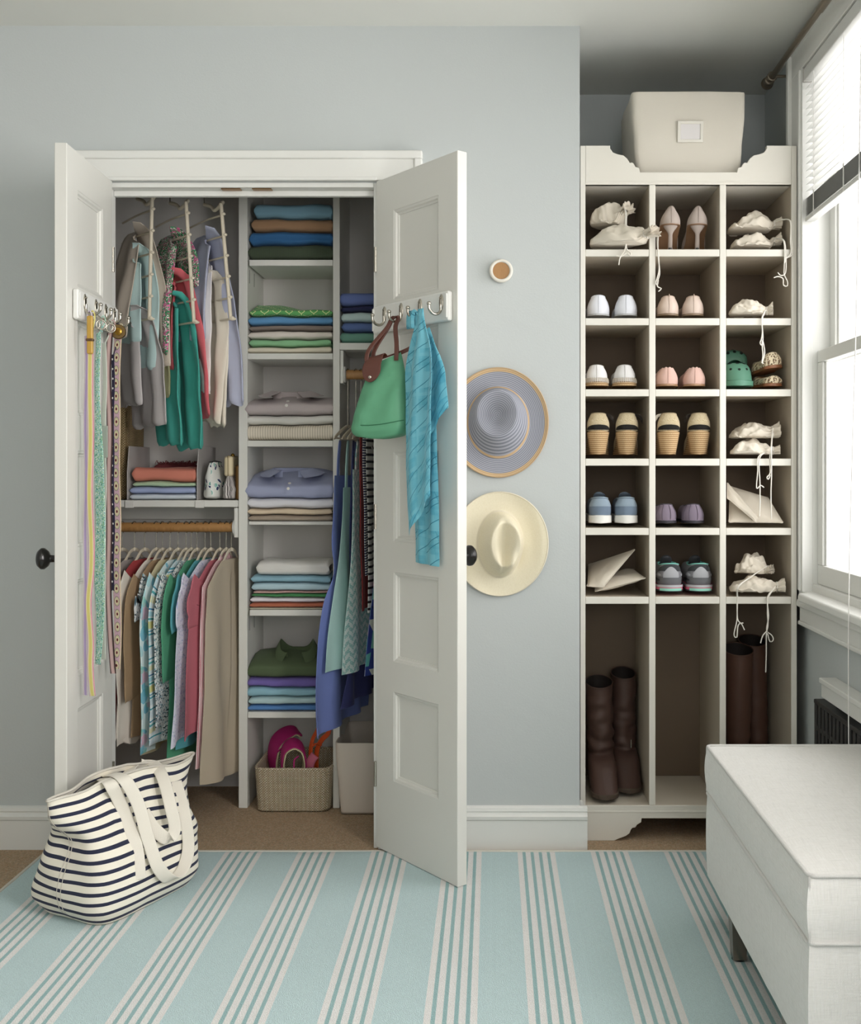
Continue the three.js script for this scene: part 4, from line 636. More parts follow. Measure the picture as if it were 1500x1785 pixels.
const beltTex = (w, h, draw, ru, rv) => { const t = canvasTex(w, h, draw, ru, rv); t.offset.set(0.5, 0); return t; };
const stripesAcross = (cs) => (g, w, h) => { let x = 0; for (const [c, f] of cs) { g.fillStyle = c; g.fillRect(x * w, 0, f * w + 1, h); x += f; } };
const beltStuff = {
  yellow: beltTex(64, 8, stripesAcross([['#d9a9b5', 0.14], ['#e9e4c4', 0.12], ['#ddd27c', 0.48], ['#e9e4c4', 0.12], ['#d38c9c', 0.14]]), 0.022, 0.05),
  lilac: beltTex(64, 8, stripesAcross([['#d9cfd6', 0.25], ['#b9a6cf', 0.5], ['#d9cfd6', 0.25]]), 0.016, 0.05),
  green: beltTex(128, 256, (g, w, h) => { g.fillStyle = '#a9d3bf'; g.fillRect(0, 0, w, h); for (let i = 0; i < 620; i++) { g.fillStyle = ['#e6efe2', '#6fae93', '#86bfc9', '#7cb06b', '#5f9fa8', '#eef3e6'][i % 6]; g.beginPath(); g.ellipse(rnd() * w, rnd() * h, 2 + rnd() * 3.5, 1.5 + rnd() * 2.5, rnd() * 3, 0, 7); g.fill(); } for (let i = 0; i < 10; i++) { g.fillStyle = '#4f9486'; g.beginPath(); g.arc((i % 2 ? 0.3 : 0.75) * w, (i + 0.5) / 10 * h, 6, 0, 7); g.fill(); } }, 0.038, 0.12),
  stripe: beltTex(64, 8, stripesAcross([['#3d2a2a', 0.2], ['#c9a9a6', 0.18], ['#d9bcb8', 0.24], ['#c9a9a6', 0.18], ['#3d2a2a', 0.2]]), 0.023, 0.05),
  medal: beltTex(128, 256, (g, w, h) => { g.fillStyle = '#d3b1c0'; g.fillRect(0, 0, w, h); g.fillStyle = '#dcc9a6'; g.fillRect(0, 0, 16, h); g.fillRect(w - 16, 0, 16, h); for (let i = 0; i < 500; i++) { g.fillStyle = ['#c391ab', '#e6d2c2', '#b98aa0'][i % 3]; g.fillRect(rnd() * w, rnd() * h, 3, 3); } for (const y of [h / 4, h * 3 / 4]) { g.fillStyle = '#e8ddba'; g.beginPath(); g.ellipse(w / 2, y, 40, 46, 0, 0, 7); g.fill(); g.strokeStyle = '#5c6a4a'; g.lineWidth = 5; g.stroke(); g.strokeStyle = '#9aa37a'; g.lineWidth = 3; g.beginPath(); g.ellipse(w / 2, y, 28, 33, 0, 0, 7); g.stroke(); g.fillStyle = '#7a2230'; for (let k = 0; k < 5; k++) { const a = k * 1.257; g.beginPath(); g.arc(w / 2 + 9 * Math.cos(a), y + 10 * Math.sin(a), 7, 0, 7); g.fill(); } g.fillStyle = '#221618'; g.beginPath(); g.arc(w / 2, y, 6, 0, 7); g.fill(); } }, 0.03, 0.075),
  dots: beltTex(32, 64, (g, w, h) => { g.fillStyle = '#26243c'; g.fillRect(0, 0, w, h); g.fillStyle = '#eceae4'; g.beginPath(); g.arc(w / 2, h / 2, 7, 0, 7); g.fill(); }, 0.012, 0.028),
};
function belt(label, hookU, pts, z, hw, mat, more, lz = 0) {                      // pts: pixels of the middle line from the hook down
  const o = thing('belt', label, 'belt', 'belts hanging on the left door');
  const tip = onDoorL(hookU, 1.5915, 0.017 + 0.022 + lz);
  part('strap', strip(pts.map(([x, y], i) => at(x, y, z)), { wd: [1, 0, 0.45], hw, th: 0.0018, n: 60, m: 12, ends: 0.005, wave: (s) => 0.0016 * Math.sin(s * 21 + z * 90) }), mat, o);
  const loop = strip([[tip.x - 0.004, tip.y - 0.05, tip.z - 0.003], [tip.x - 0.006, tip.y - 0.01, tip.z - 0.002], [tip.x, tip.y + 0.001, tip.z], [tip.x + 0.007, tip.y - 0.012, tip.z + 0.002], at(pts[0][0], pts[0][1] + 4, z).toArray()], { wd: [0.3, 0, 1], hw: 0.0045, th: 0.0016, n: 24, m: 10 });
  part('loop', loop, mat, o);
  if (more) more(o, tip);
  return settle(o);
}
const lin = (x0, y0, x1, y1, n, wob = 0) => Array.from({ length: n + 1 }, (_, i) => [lerp(x0, x1, i / n) + wob * Math.sin(i * 1.7), lerp(y0, y1, i / n)]);
const GOLD = paint(0xb08a3e, 0.28, { metalness: 1 }), ring = (p, r, t, m = 1) => { const g = new THREE.TorusGeometry(r, t, 8, 28); g.rotateY(0.4); return g.translate(p.x, p.y, p.z); };
belt('lilac and cream belt hanging nearest the free edge of the left door', UL[0], lin(151, 585, 149, 1212, 10, 0.4), 0.314, 0.0095, cloth(0xffffff, beltStuff.lilac), null, -0.008);
belt('yellow belt with pink edges and an amber buckle, longest on the left door', UL[0], [[157, 590], [158, 700], [157, 850], [159, 990], [155, 1050], [158, 1120], [157, 1160], [162, 1213]], 0.334, 0.0105, cloth(0xffffff, beltStuff.yellow), (o) => { const p = at(157, 585, 0.342); part('buckle', new RoundedBoxGeometry(0.017, 0.105, 0.012, 2, 0.005).translate(p.x, p.y + 0.002, p.z), paint(0xb8923f, 0.35), o); part('buckle_bar', new RoundedBoxGeometry(0.02, 0.008, 0.015, 2, 0.003).translate(p.x, p.y - 0.012, p.z + 0.001), paint(0x5a3f22, 0.4), o); });
belt('wide green floral fabric belt with silver rings on the left door', UL[1], [[171, 580], [170, 690], [171, 760], [174, 850], [174, 1000], [174, 1080], [171, 1158]], 0.262, (s) => 0.0085 + 0.0095 * sstep(0.2, 0.42, s) - 0.008 * sstep(0.75, 1, s), cloth(0xffffff, beltStuff.green), (o) => { for (const dx of [-5, 6]) part('ring', ring(at(170 + dx, 566, 0.268), 0.013, 0.0022), NICKEL, o); });
belt('pale sage leather belt behind the striped one on the left door', UL[2], lin(182, 598, 180, 1150, 9, 0.5), 0.232, 0.008, cloth(0xc8cdbf), (o) => { const p = at(181.5, 770, 0.2355); part('keeper', new RoundedBoxGeometry(0.02, 0.09, 0.004, 2, 0.0015).translate(p.x, p.y, p.z), paint(0x9aa397, 0.5), o); }, -0.008);
belt('dark brown and pink striped belt on the left door', UL[2], [[191, 580], [189, 640], [191, 760], [190, 900], [190, 1050], [192, 1110], [198, 1174]], 0.196, 0.0112, cloth(0xffffff, beltStuff.stripe), (o) => { part('ring', ring(at(189, 570, 0.2), 0.012, 0.002), NICKEL, o); part('ring', ring(at(193, 572, 0.202), 0.012, 0.002), NICKEL, o); });
belt('thin navy belt with white dots behind the medallion belt', UL[3], [[197, 618], [196, 800], [197, 900], [196, 1030]], 0.162, 0.0055, cloth(0xffffff, beltStuff.dots), null, -0.009);
belt('pink belt with embroidered medallions and a round brass buckle', UL[3], [[205, 590], [203, 680], [203, 800], [204, 920], [204, 1040], [205, 1120], [204, 1166]], 0.134, 0.0145, cloth(0xffffff, beltStuff.medal), (o) => { const p = at(206, 578, 0.145); part('buckle', new THREE.CylinderGeometry(0.02, 0.022, 0.008, 28).rotateX(Math.PI / 2).rotateY(0.3).translate(p.x, p.y, p.z), paint(0x5d4a2a, 0.4, { metalness: 0.8 }), o); part('buckle_stone', sphere(p.x + 0.001, p.y, p.z + 0.004, 0.012, 1, 1, 0.4), GOLD, o); });

{ // green handbag with brown leather handles
  const o = thing('handbag', 'green fabric handbag with dark brown leather flap and handles on the right door', 'bag'), GREEN = cloth(0x529f75, null, 0.0003, 0.6), LEATHER = paint(0x5b3328, 0.45);
  const c = at(662, 758, 0.2), yaw = -0.36, X = new V3(Math.cos(yaw), 0, -Math.sin(yaw)), Z = new V3(Math.sin(yaw), 0, Math.cos(yaw)), H = 0.215;
  const W = (x, y, z) => new V3().copy(c).addScaledVector(X, x).addScaledVector(Z, z).add(new V3(0, y, 0));
  const pt = (v, a, off = 0) => {
    const e = lerp(0.55, 0.9, v), hw = keys([[0, 0.078], [0.12, 0.086], [0.5, 0.079], [1, 0.058]], v), hd = keys([[0, 0.03], [0.12, 0.042], [0.5, 0.034], [1, 0.008]], v);
    const x = hw * spow(Math.cos(a), e) * (v < 0.04 ? 0.9 + v * 2.5 : 1), fold = 0.006 * Math.sin(v * 3) * Math.sin(x * 70 - v * 5) * (1 - v) + 0.004 * nz(x * 25, v * 6);
    const gus = Math.abs(Math.cos(a)) > 0.75 && v > 0.3 ? -0.012 * (v - 0.3) * (Math.abs(Math.cos(a)) - 0.75) / 0.25 : 0;
    return W(x + 0.018 * v + Math.sign(x) * gus, v * H + x * 0.33 * v - 0.012 * (1 - (x / 0.09) ** 2) * (1 - v) , (hd + off) * spow(Math.sin(a), e) + fold + off * 0);
  };
  part('body', grid(44, 64, (v, a) => { const vv = v < 0.06 ? 0 : (v - 0.06) / 0.94, p = pt(vv, a * 6.28319); if (v < 0.06) { const q = W(0.0, 0, 0), k = v / 0.06; p.lerp(new V3(q.x, p.y, q.z), 1 - k); } return [p.x, p.y, p.z, a * 0.4, v * 0.25]; }, true), GREEN, o);
  const seam = []; for (let i = 0; i <= 20; i++) seam.push(pt(0.17, lerp(0.35, 1.9, i / 20), 0.0012)); part('seam', tube(seam, 0.0012, 40, 5), paint(0x2d6e4c, 0.8), o);
  part('zip', strip([0.06, 0.5, 0.94].map((k) => W(lerp(-0.05, 0.072, k), H + 0.004 + lerp(-0.05, 0.055, k) * 0.33, 0)), { wd: [Z.x, 0, Z.z], hw: 0.004, th: 0.002, n: 12, m: 8 }), LEATHER, o);
  const tip = onDoorR(UR[1], 1.5925, 0.017 + 0.022), handle = (xa, xb, zz, off) => [W(xa, H - 0.012 + xa * 0.33, zz), W(xa, H + 0.03 + xa * 0.33, zz * 0.8), tip.clone().lerp(W(xa * 0.5, H + 0.05, zz * 0.3), 0.35), tip.clone().add(new V3(-0.006, 0.0015, off)), tip.clone().add(new V3(0.008, 0.0015, off)), tip.clone().lerp(W(xb * 0.6, H + 0.05, zz * 0.3), 0.35).add(new V3(0.006, 0, 0)), W(xb, H + 0.02 + xb * 0.33, zz * 0.8), W(xb, H - 0.025 + xb * 0.33, zz)];
  part('handle', strip(handle(-0.034, 0.058, 0.014, 0.004), { wd: [X.x, 0, X.z], hw: 0.0068, th: 0.0028, n: 60, m: 12 }), LEATHER, o);
  part('handle', strip(handle(-0.026, 0.048, -0.014, -0.006), { wd: [X.x, 0, X.z], hw: 0.0065, th: 0.0028, n: 60, m: 12 }), LEATHER, o);
  const fl = part('flap', strip([W(-0.004, H + 0.004, -0.008), W(-0.006, H + 0.010, 0.006), W(-0.012, H - 0.012, 0.0215), W(-0.016, H - 0.045, 0.0265), W(-0.017, H - 0.066, 0.030)], { wd: [X.x, 0.25, X.z], hw: (s) => lerp(0.026, 0.03, Math.min(1, s * 1.6)) * (s > 0.6 ? Math.sqrt(Math.max(0.02, 1 - ((s - 0.6) / 0.4) ** 2)) : 1), th: 0.0022, n: 30, m: 16 }), LEATHER, o);
  const sp = W(-0.0165, H - 0.052, 0.0305); part('stud', sphere(sp.x, sp.y, sp.z, 0.005, 1, 1, 0.5), NICKEL, fl);
  part('tab', strip([W(0.05, H + 0.012, 0), W(0.085, H + 0.024, 0.002), W(0.1, H + 0.03, 0.003)], { wd: [0, 1, 0], hw: 0.006, th: 0.002, n: 8, m: 8 }), LEATHER, o);
  settle(o);
}
{ // turquoise scarf
  const t = canvasTex(256, 256, (g, w, h) => { g.fillStyle = '#83d0e0'; g.fillRect(0, 0, w, h); for (let i = 0; i < 40; i++) { g.globalAlpha = 0.16; g.fillStyle = rnd() < 0.5 ? '#8fdbe6' : '#2f98b8'; g.fillRect(rnd() * w, rnd() * h, 60, 60); } g.globalAlpha = 0.9; g.strokeStyle = '#2b7f9c'; g.lineWidth = 5; for (const k of [-256, 0, 256]) { g.beginPath(); g.moveTo(k, 0); g.lineTo(k + 256, 150); g.lineTo(k + 512, 300); g.stroke(); g.beginPath(); g.moveTo(k, 106); g.lineTo(k + 256, 256); g.stroke(); g.globalAlpha = 0.35; g.beginPath(); g.moveTo(k + 200, 0); g.lineTo(k + 110, 256); g.stroke(); g.globalAlpha = 0.9; } }, 0.11, 0.11);
  const SC = new THREE.MeshPhysicalMaterial({ color: 0xffffff, map: t, roughness: 0.85, transmission: 0.28, thickness: 0, side: THREE.DoubleSide, sheen: 0.3, sheenColor: new THREE.Color(0xbfeaf2) });
  const o = thing('scarf', 'long turquoise scarf with dark diagonal lines on the right door', 'scarf'), P = (px, py, off) => { // point over the door at that pixel, off metres in front of it
    let lo = 0, hi = 0.5; for (let i = 0; i < 40; i++) { const m = (lo + hi) / 2, q = onDoorR(m, 1, off); (CX + q.x * F / (D0 - q.z) < px) ? (lo = m) : (hi = m); } const q = onDoorR(lo, 1, off); return new V3(q.x, sy(py, q.z), q.z); };
  const wd = new V3().subVectors(onDoorR(1, 1, 0), onDoorR(0, 1, 0)).toArray();
  const lay = (name, pts, hw, off, k, f, ew, thick = 0.003) => part(name, strip(pts.map(([x, y]) => P(x, y, off)), { wd, hw, th: thick, n: 50, m: 44, round: 0.9, ends: 0.006, wave: (s, c) => f * sstep(0.01, 0.25, s) * (1 - 0.3 * s) * Math.sin(c * k + s * 3 + off * 100) + 0.003 * nz(c * 3, s * 7, off * 40), endWave: ew }), SC, o);
  lay('rear_fold', [[738, 584], [740, 650], [741, 800], [742, 900], [743, 984]], (s) => 0.014 + 0.043 * sstep(0, 0.3, s), 0.016, 6, 0.005, (s, c) => 0.004 * c * s);
  lay('side_fold', [[743, 574], [752, 610], [758, 660], [762, 732]], (s) => 0.014 + 0.034 * sstep(0, 0.6, s), 0.034, 4, 0.005, (s, c) => s * s * 0.035 * (0.2 - c));
  lay('front_fold', [[733, 538], [731, 620], [729, 700], [728, 800], [730, 900]], (s) => 0.014 + 0.052 * sstep(0, 0.3, s) - 0.01 * sstep(0.7, 1, s), 0.074, 5, 0.008, (s, c) => -s * s * 0.055 * c);
  const tp = onDoorR(UR[2], 1.596, 0.046);
  part('knot', strip([tp.clone().add(new V3(-0.004, -0.045, 0.002)), tp.clone().add(new V3(-0.004, -0.012, 0.003)), tp.clone().add(new V3(0, 0.002, 0)), tp.clone().add(new V3(0.010, -0.012, -0.003)), tp.clone().add(new V3(0.014, -0.045, -0.004))], { wd, hw: (s) => 0.016, th: 0.006, n: 24, m: 20, round: 0.9, wave: (s, c) => 0.003 * Math.sin(c * 7) }), SC, o);
  settle(o);
}

// ---------- hats and the round peg on the wall ----------
function hat(label, cx, cy, R, rc, H, mat, bandMat, crease, tilt = [0, 0], oval = 1.1) {
  const o = thing('straw_hat', label, 'hat'), X = sx(cx, 0), Y = sy(cy, 0);
  const hgt = (r, a) => {
    const x = r * Math.cos(a), y = r * Math.sin(a), q = Math.hypot(x / rc, y / (rc * oval)); let h = H * (1 - sstep(0.62, 1.06, q)) ;
    if (crease === 'tear') { const yy = (y + 0.004) / (rc * oval * 0.84), w = 0.022 * Math.sqrt(Math.max(0, 1 - yy * yy)) * (0.75 + 0.4 * yy); h -= q < 0.95 && Math.abs(yy) < 1 ? 0.034 * Math.pow(Math.max(0, 1 - Math.abs(yy) ** 3), 0.6) * Math.exp(-((x / (w + 0.004)) ** 2)) : 0; h -= 0.016 * Math.exp(-(((x - 0.048) / 0.022) ** 2 + ((y + 0.035) / 0.03) ** 2)); }
    else { h -= q < 1 ? 0.022 * Math.exp(-(((x + 0.01) / 0.045) ** 2 + ((y - 0.0) / 0.05) ** 2)) : 0; }
    const b = sstep(1.0, 1.9, q); return h + 0.010 * b * b * (1 + 0.5 * Math.sin(2 * a + 0.6)) + 0.004;
  };
  const f = (t, s, off) => { const r = Math.max(0.0004, t * R), a = s * 6.28319, h = hgt(r, a) + off, k = h / H; return [X + r * Math.cos(a) * 0.96 + tilt[0] * k, Y + r * Math.sin(a) * 1.05 + tilt[1] * k, h + 0.002, s, r]; };
  part('shell', [grid(70, 96, (t, s) => f(t, s, 0.0012), true), grid(70, 96, (t, s) => f(t, 1 - s, -0.0012), true)], mat, o);
  const bnd = grid(10, 96, (t, s) => f((lerp(0.985, 1.035, t) / Math.hypot(Math.cos(s * 6.28319) / rc, Math.sin(s * 6.28319) / (rc * oval))) / R, s, 0.0022 + 0.001 * Math.sin(Math.PI * t)), true); part('hat_band', bnd, bandMat, o);
  const rim = []; for (let i = 0; i < 80; i++) { const q = f(1, i / 80, 0); rim.push(new V3(q[0], q[1], q[2])); } part('brim_edge', new THREE.TubeGeometry(new THREE.CatmullRomCurve3(rim, true), 200, 0.0024, 6, true), bandMat, o);
  return settle(o);
}
{
  const grey = canvasTex(8, 512, (g, w, h) => { for (let i = 0; i < 64; i++) { const r = i / 64; g.fillStyle = i % 2 ? '#b4b6c0' : '#868994'; if (r > 0.885) g.fillStyle = i % 2 ? '#d8bc93' : '#c2a176'; g.fillRect(0, h - (i + 1) * 8, w, 8); } }, 1, 0.166), straw = canvasTex(128, 128, (g, w, h) => { g.fillStyle = '#ece3c8'; g.fillRect(0, 0, w, h); for (let i = 0; i < 500; i++) { g.globalAlpha = 0.25; g.fillStyle = rnd() < 0.5 ? '#fbf5e2' : '#d8cba6'; rnd() < 0.5 ? g.fillRect(rnd() * w, rnd() * h, 10, 1.5) : g.fillRect(rnd() * w, rnd() * h, 1.5, 10); } }, 0.05, 0.02);
  const strawWeave = noiseTex(64, 64, (x, y) => 0.5 + 0.5 * Math.sin(x * 0.785) * Math.sin(y * 0.785), 0.02, 0.012);
  hat('grey and tan coiled straw hat on the wall, the upper of two', 868, 738, 0.158, 0.096, 0.085, new THREE.MeshStandardMaterial({ map: grey, roughness: 0.7, bumpMap: strawWeave, bumpScale: 0.0006, side: THREE.DoubleSide }), cloth(0xcaa97c), 'dish', [-0.004, 0.026], 1.05);
  hat('cream straw hat with a creased crown on the wall below the grey one', 870, 948, 0.15, 0.071, 0.095, new THREE.MeshStandardMaterial({ map: straw, roughness: 0.6, bumpMap: strawWeave, bumpScale: 0.0003, side: THREE.DoubleSide }), cloth(0xe9dfc4), 'tear', [0.018, 0.004], 1.34);
  const o = thing('wall_peg', 'round white wall peg with a wooden centre above the hats', 'peg'), x = sx(873, 0), y = sy(474, 0);
  part('ring', new THREE.LatheGeometry([[0.0, 0.0005], [0.026, 0.0005], [0.034, 0.004], [0.036, 0.018], [0.0335, 0.024], [0.027, 0.024], [0.0255, 0.019]].map((q) => new THREE.Vector2(...q)), 48).rotateX(Math.PI / 2).translate(x, y, 0), CREAM, o);
  part('wooden_disc', new THREE.CylinderGeometry(0.0254, 0.0254, 0.019, 40).rotateX(Math.PI / 2).rotateZ(0.2).translate(x, y, 0.0105), ROD, o); settle(o);
}

// ---------- striped tote bag ----------
{
  const o = thing('tote_bag', 'large navy and cream striped canvas tote bag standing on the rug', 'bag');
  const st = canvasTex(8, 128, (g, w, h) => { g.fillStyle = '#ece6d6'; g.fillRect(0, 0, w, h); g.fillStyle = '#262a40'; g.fillRect(0, 40, w, 46); }, 1, 0.0262), CAN = cloth(0xffffff, st, 0.0006), STRAP = cloth(0xe6dfd0, null, 0.0007);
  const C = new V3(-1.0, 0.012, 0.392), U = new V3(0.44, 0, -0.898), N = new V3(0.898, 0, 0.44), H = 0.33;
  const T = (u, y, n) => new V3().copy(C).addScaledVector(U, u).addScaledVector(N, n).add(new V3(0, y, 0));
  const pt = (v, a, inset = 0) => {
    const k = lerp(6, 2.2, sstep(0.05, 0.9, v)), c = Math.cos(a), s = Math.sin(a), q = Math.pow(Math.pow(Math.abs(c), k) + Math.pow(Math.abs(s), k), -1 / k);
    const hu = keys([[0, 0.165], [0.12, 0.19], [0.5, 0.195], [0.8, 0.225], [1, 0.245]], v) - inset, hn = keys([[0, 0.118], [0.14, 0.142], [0.45, 0.128], [0.75, 0.078], [1, 0.026]], v) - inset;
    let u = hu * c * q, n = hn * s * q;
    const end = sstep(0.5, 1, Math.abs(c * q)) * (1 - 0.75 * sstep(0.2, 0.8, Math.abs(s)));
    u -= Math.sign(u) * 0.030 * end * Math.exp(-(((v - 0.64) / 0.13) ** 2));                  // the gusset folds in
    n += 0.012 * nz(u * 9, v * 5, 2) * (0.3 + v) + 0.008 * Math.sin(v * 9 + u * 16) * Math.sin(Math.PI * v);
    u += 0.010 * nz(n * 9, v * 5, 7);
    const slump = 0.022 * nz(u * 6, n * 6, 4) * v - 0.012 * Math.sin(u * 7) * v + (u < -0.1 ? -0.06 * v * (-u - 0.1) / 0.1 * 0.4 : 0) + 0.004 * v * Math.max(0, u - 0.05) / 0.15;
    return T(u + 0.018 * v + (u < 0 ? 0.0 : 0.02 * v), Math.max(0.0008, v * H + slump + 0.012 * (1 - v) * Math.max(0, nz(u * 8, n * 8, 9))), n - 0.0 * v);
  };
  const NV = 60, rows = NV + 14;
  part('body', grid(rows, 120, (s, t) => { const i = Math.round(s * rows), a = (t + 0.25) * 6.28319; let p, vv; if (i < 4) { vv = 0; p = pt(0, a).lerp(T(0, 0.0008, 0), 1 - i / 4); } else if (i <= NV) { vv = (i - 4) / (NV - 4); p = pt(vv, a); } else { vv = 1 - (i - NV) / 14 * 0.55; p = pt(vv, a, 0.0035); p.y -= 0.0005; } return [p.x, p.y, p.z, t * 1.2, vv * H * 1.06]; }, true), CAN, o);
  const rim = []; for (let i = 0; i < 90; i++) rim.push(pt(1, i / 90 * 6.28319)); part('rim', new THREE.TubeGeometry(new THREE.CatmullRomCurve3(rim, true), 200, 0.0035, 6, true), STRAP, o);
  for (const off of [-0.006, 0.006]) { const sm = []; for (let i = 0; i <= 24; i++) { const p = pt(lerp(0.06, 0.97, i / 24), Math.PI + off / 0.13 * 1.0, -0.0008); sm.push(p); } part('side_seam', tube(sm, 0.0009, 60, 5), STRAP, o); }
  const rc = new THREE.Raycaster(); o.updateMatrixWorld(true);
  const S = (pts) => { let d = 2.7; return pts.map(([x, y, off, dz]) => { const dir = at(x, y, 0).sub(camera.position).normalize(); rc.set(camera.position, dir); const h = dz === undefined && rc.intersectObject(o.getObjectByName('body'))[0]; if (h) d = h.distance; return camera.position.clone().addScaledVector(dir, (dz ?? d) - off); }); };   // straps lie on the canvas
  const wdir = (a, b) => (s) => [lerp(a[0], b[0], s), lerp(a[1], b[1], s), lerp(a[2], b[2], s)];
  part('handle', strip(S([[243, 1532, 0.006], [238, 1480, 0.006], [222, 1430, 0.008], [207, 1394, 0.014], [192, 1366, 0.03], [180, 1356, 0.0], [190, 1351, 0.02], [216, 1358, 0.045], [240, 1400, 0.05], [258, 1462, 0.035], [276, 1512, 0.03], [297, 1532, 0.03], [315, 1520, 0.03], [328, 1482, 0.025], [322, 1420, 0.016], [306, 1362, 0.01]]), { wd: wdir([0.8, 0.1, -0.5], [0.75, 0.15, -0.6]), hw: 0.0165, th: 0.0022, n: 120, m: 12, ends: 0.004 }), STRAP, o);
  part('handle', strip(S([[214, 1375, -0.06], [222, 1350, -0.05], [240, 1334, -0.03], [262, 1330, 0.0], [282, 1352, 0.04], [297, 1405, 0.045], [304, 1448, 0.04], [294, 1462, 0.032], [270, 1446, 0.02], [250, 1415, 0.006]]), { wd: wdir([0.7, 0.2, -0.6], [0.75, 0.1, -0.5]), hw: 0.0165, th: 0.0022, n: 90, m: 12, ends: 0.004 }), STRAP, o);
  settle(o);
}

// ---------- blind, curtain rod, radiator ----------
{
  const o = thing('window_blind', 'white slatted blind half lowered over the window', 'blind'), z0 = W1[0] + 0.008, z1 = W1[1] - 0.008, xa = 0.958, WHITE = paint(0xd9d9d5, 0.5), CORD = cloth(0xf0eee8);
  part('headrail', box(xa - 0.004, xa + 0.034, 2.345, 2.383, z0, z1, 0.003), WHITE, o);
  part('headrail_bracket', box(xa - 0.006, xa + 0.036, 2.342, 2.3845, z0 - 0.003, z0 + 0.006, 0.002), paint(0xb9b6b0, 0.4), o);
  const slat = grid(1, 10, (s, t) => [xa + 0.002 + 0.026 * t, 0.0030 * Math.sin(Math.PI * t) + 0.004 * (t - 0.5), lerp(z0 + 0.004, z1 - 0.004, s), t, s]), under = grid(1, 10, (s, t) => [xa + 0.002 + 0.026 * t, 0.0030 * Math.sin(Math.PI * t) + 0.004 * (t - 0.5) - 0.0007, lerp(z1 - 0.004, z0 + 0.004, s), t, s]), slatG = mergeGeometries([slat, under]);
  const yTop = 2.322, yStack = 1.985, n1 = 16, n2 = 18; const put = (y) => { const m = new THREE.Mesh(slatG, WHITE); return m; };
  const ys = []; for (let i = 0; i < n1; i++) ys.push(lerp(yTop, yStack + 0.022, i / (n1 - 1))); for (let i = 0; i < n2; i++) ys.push(yStack - i * 0.0031);
  for (const y of ys) { const m = part('slat', slatG, WHITE, o); m.position.y = y; }
  part('bottom_rail', box(xa, xa + 0.03, yStack - n2 * 0.0031 - 0.016, yStack - n2 * 0.0031 - 0.002, z0 + 0.004, z1 - 0.004, 0.003), WHITE, o);
  for (const z of [0.075, 0.34, 0.68, 0.95]) { for (const x of [xa + 0.001, xa + 0.029]) part('ladder_cord', new THREE.CylinderGeometry(0.0008, 0.0008, 2.345 - 1.93, 5).translate(x, (2.345 + 1.93) / 2, z), CORD, o); part('ladder_tape', box(xa - 0.0005, xa + 0.0005, 1.915, 1.99, z - 0.004, z + 0.004, 0.0002), CORD, o); }
  part('pull_cord', tube([[xa - 0.006, 2.345, 0.5], [xa - 0.02, 1.6, 0.5], [0.918, 0.83, 0.5], [0.917, 0.6, 0.5], [0.918, 0.36, 0.5]], 0.0016, 40, 5), CORD, o);
  o.updateMatrixWorld(true);
}
{
  const o = thing('curtain_rod', 'brushed metal curtain rod mounted high over the window', 'rod'), M = paint(0x8d8375, 0.38, { metalness: 0.8 }), y = 2.428, x = 0.907;
  part('inner_tube', new THREE.CylinderGeometry(0.0095, 0.0095, 0.62, 20).rotateX(Math.PI / 2).translate(x, y, 0.08), M, o);
  part('outer_tube', new THREE.CylinderGeometry(0.012, 0.012, 1.2, 20).rotateX(Math.PI / 2).translate(x, y, 0.30 + 0.6), M, o);
  part('finial', new THREE.LatheGeometry([[0, 0], [0.016, 0.001], [0.02, 0.006], [0.02, 0.014], [0.014, 0.018], [0.016, 0.024], [0.0165, 0.04], [0.011, 0.043], [0, 0.043]].map((q) => new THREE.Vector2(...q)), 28).rotateX(Math.PI / 2).translate(x, y, -0.262), M, o);
  for (const z of [-0.19, 1.3]) { const b = part('bracket', [new THREE.CylinderGeometry(0.005, 0.005, XR - x, 12).rotateZ(Math.PI / 2).translate((XR + x) / 2, y, z), new THREE.TorusGeometry(0.0125, 0.004, 8, 20).translate(x, y, z)], M, o); part('bracket_plate', box(XR - 0.006, XR - 0.0006, y - 0.03, y + 0.03, z - 0.012, z + 0.012, 0.002), M, b); }
  settle(o);
}
{
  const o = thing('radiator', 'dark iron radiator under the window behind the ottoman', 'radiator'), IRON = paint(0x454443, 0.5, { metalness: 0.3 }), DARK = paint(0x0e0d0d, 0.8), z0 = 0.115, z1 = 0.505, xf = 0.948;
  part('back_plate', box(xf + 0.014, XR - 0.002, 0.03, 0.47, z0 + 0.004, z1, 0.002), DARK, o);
  part('top_plate', box(xf - 0.002, XR - 0.002, 0.468, 0.481, z0, z1, 0.003), IRON, o);
  for (let i = 0; i < 12; i++) part('rib', box(xf, xf + 0.006, 0.02, 0.468, z0 + i * 0.0325, z0 + i * 0.0325 + 0.0175, 0.002), IRON, o);
  for (const y of [0.40, 0.33, 0.26, 0.19, 0.12, 0.05]) part('cross_bar', box(xf + 0.001, xf + 0.005, y - 0.007, y + 0.007, z0, z1, 0.003), IRON, o);
  for (const z of [z0 + 0.02, z1 - 0.03]) part('foot', box(xf, xf + 0.03, 0.0005, 0.021, z, z + 0.02, 0.003), IRON, o);
  settle(o);
  const s = thing('wall_shelf', 'white moulded ledge on the wall over the radiator', 'shelf'); part('board', box(XR - 0.05, XR - 0.0006, 0.545, 0.56, 0.2, 1.3, 0.003), TRIM, s); part('front_board', box(XR - 0.045, XR - 0.03, 0.505, 0.5445, 0.205, 1.3, 0.003), TRIM, s); settle(s);
}

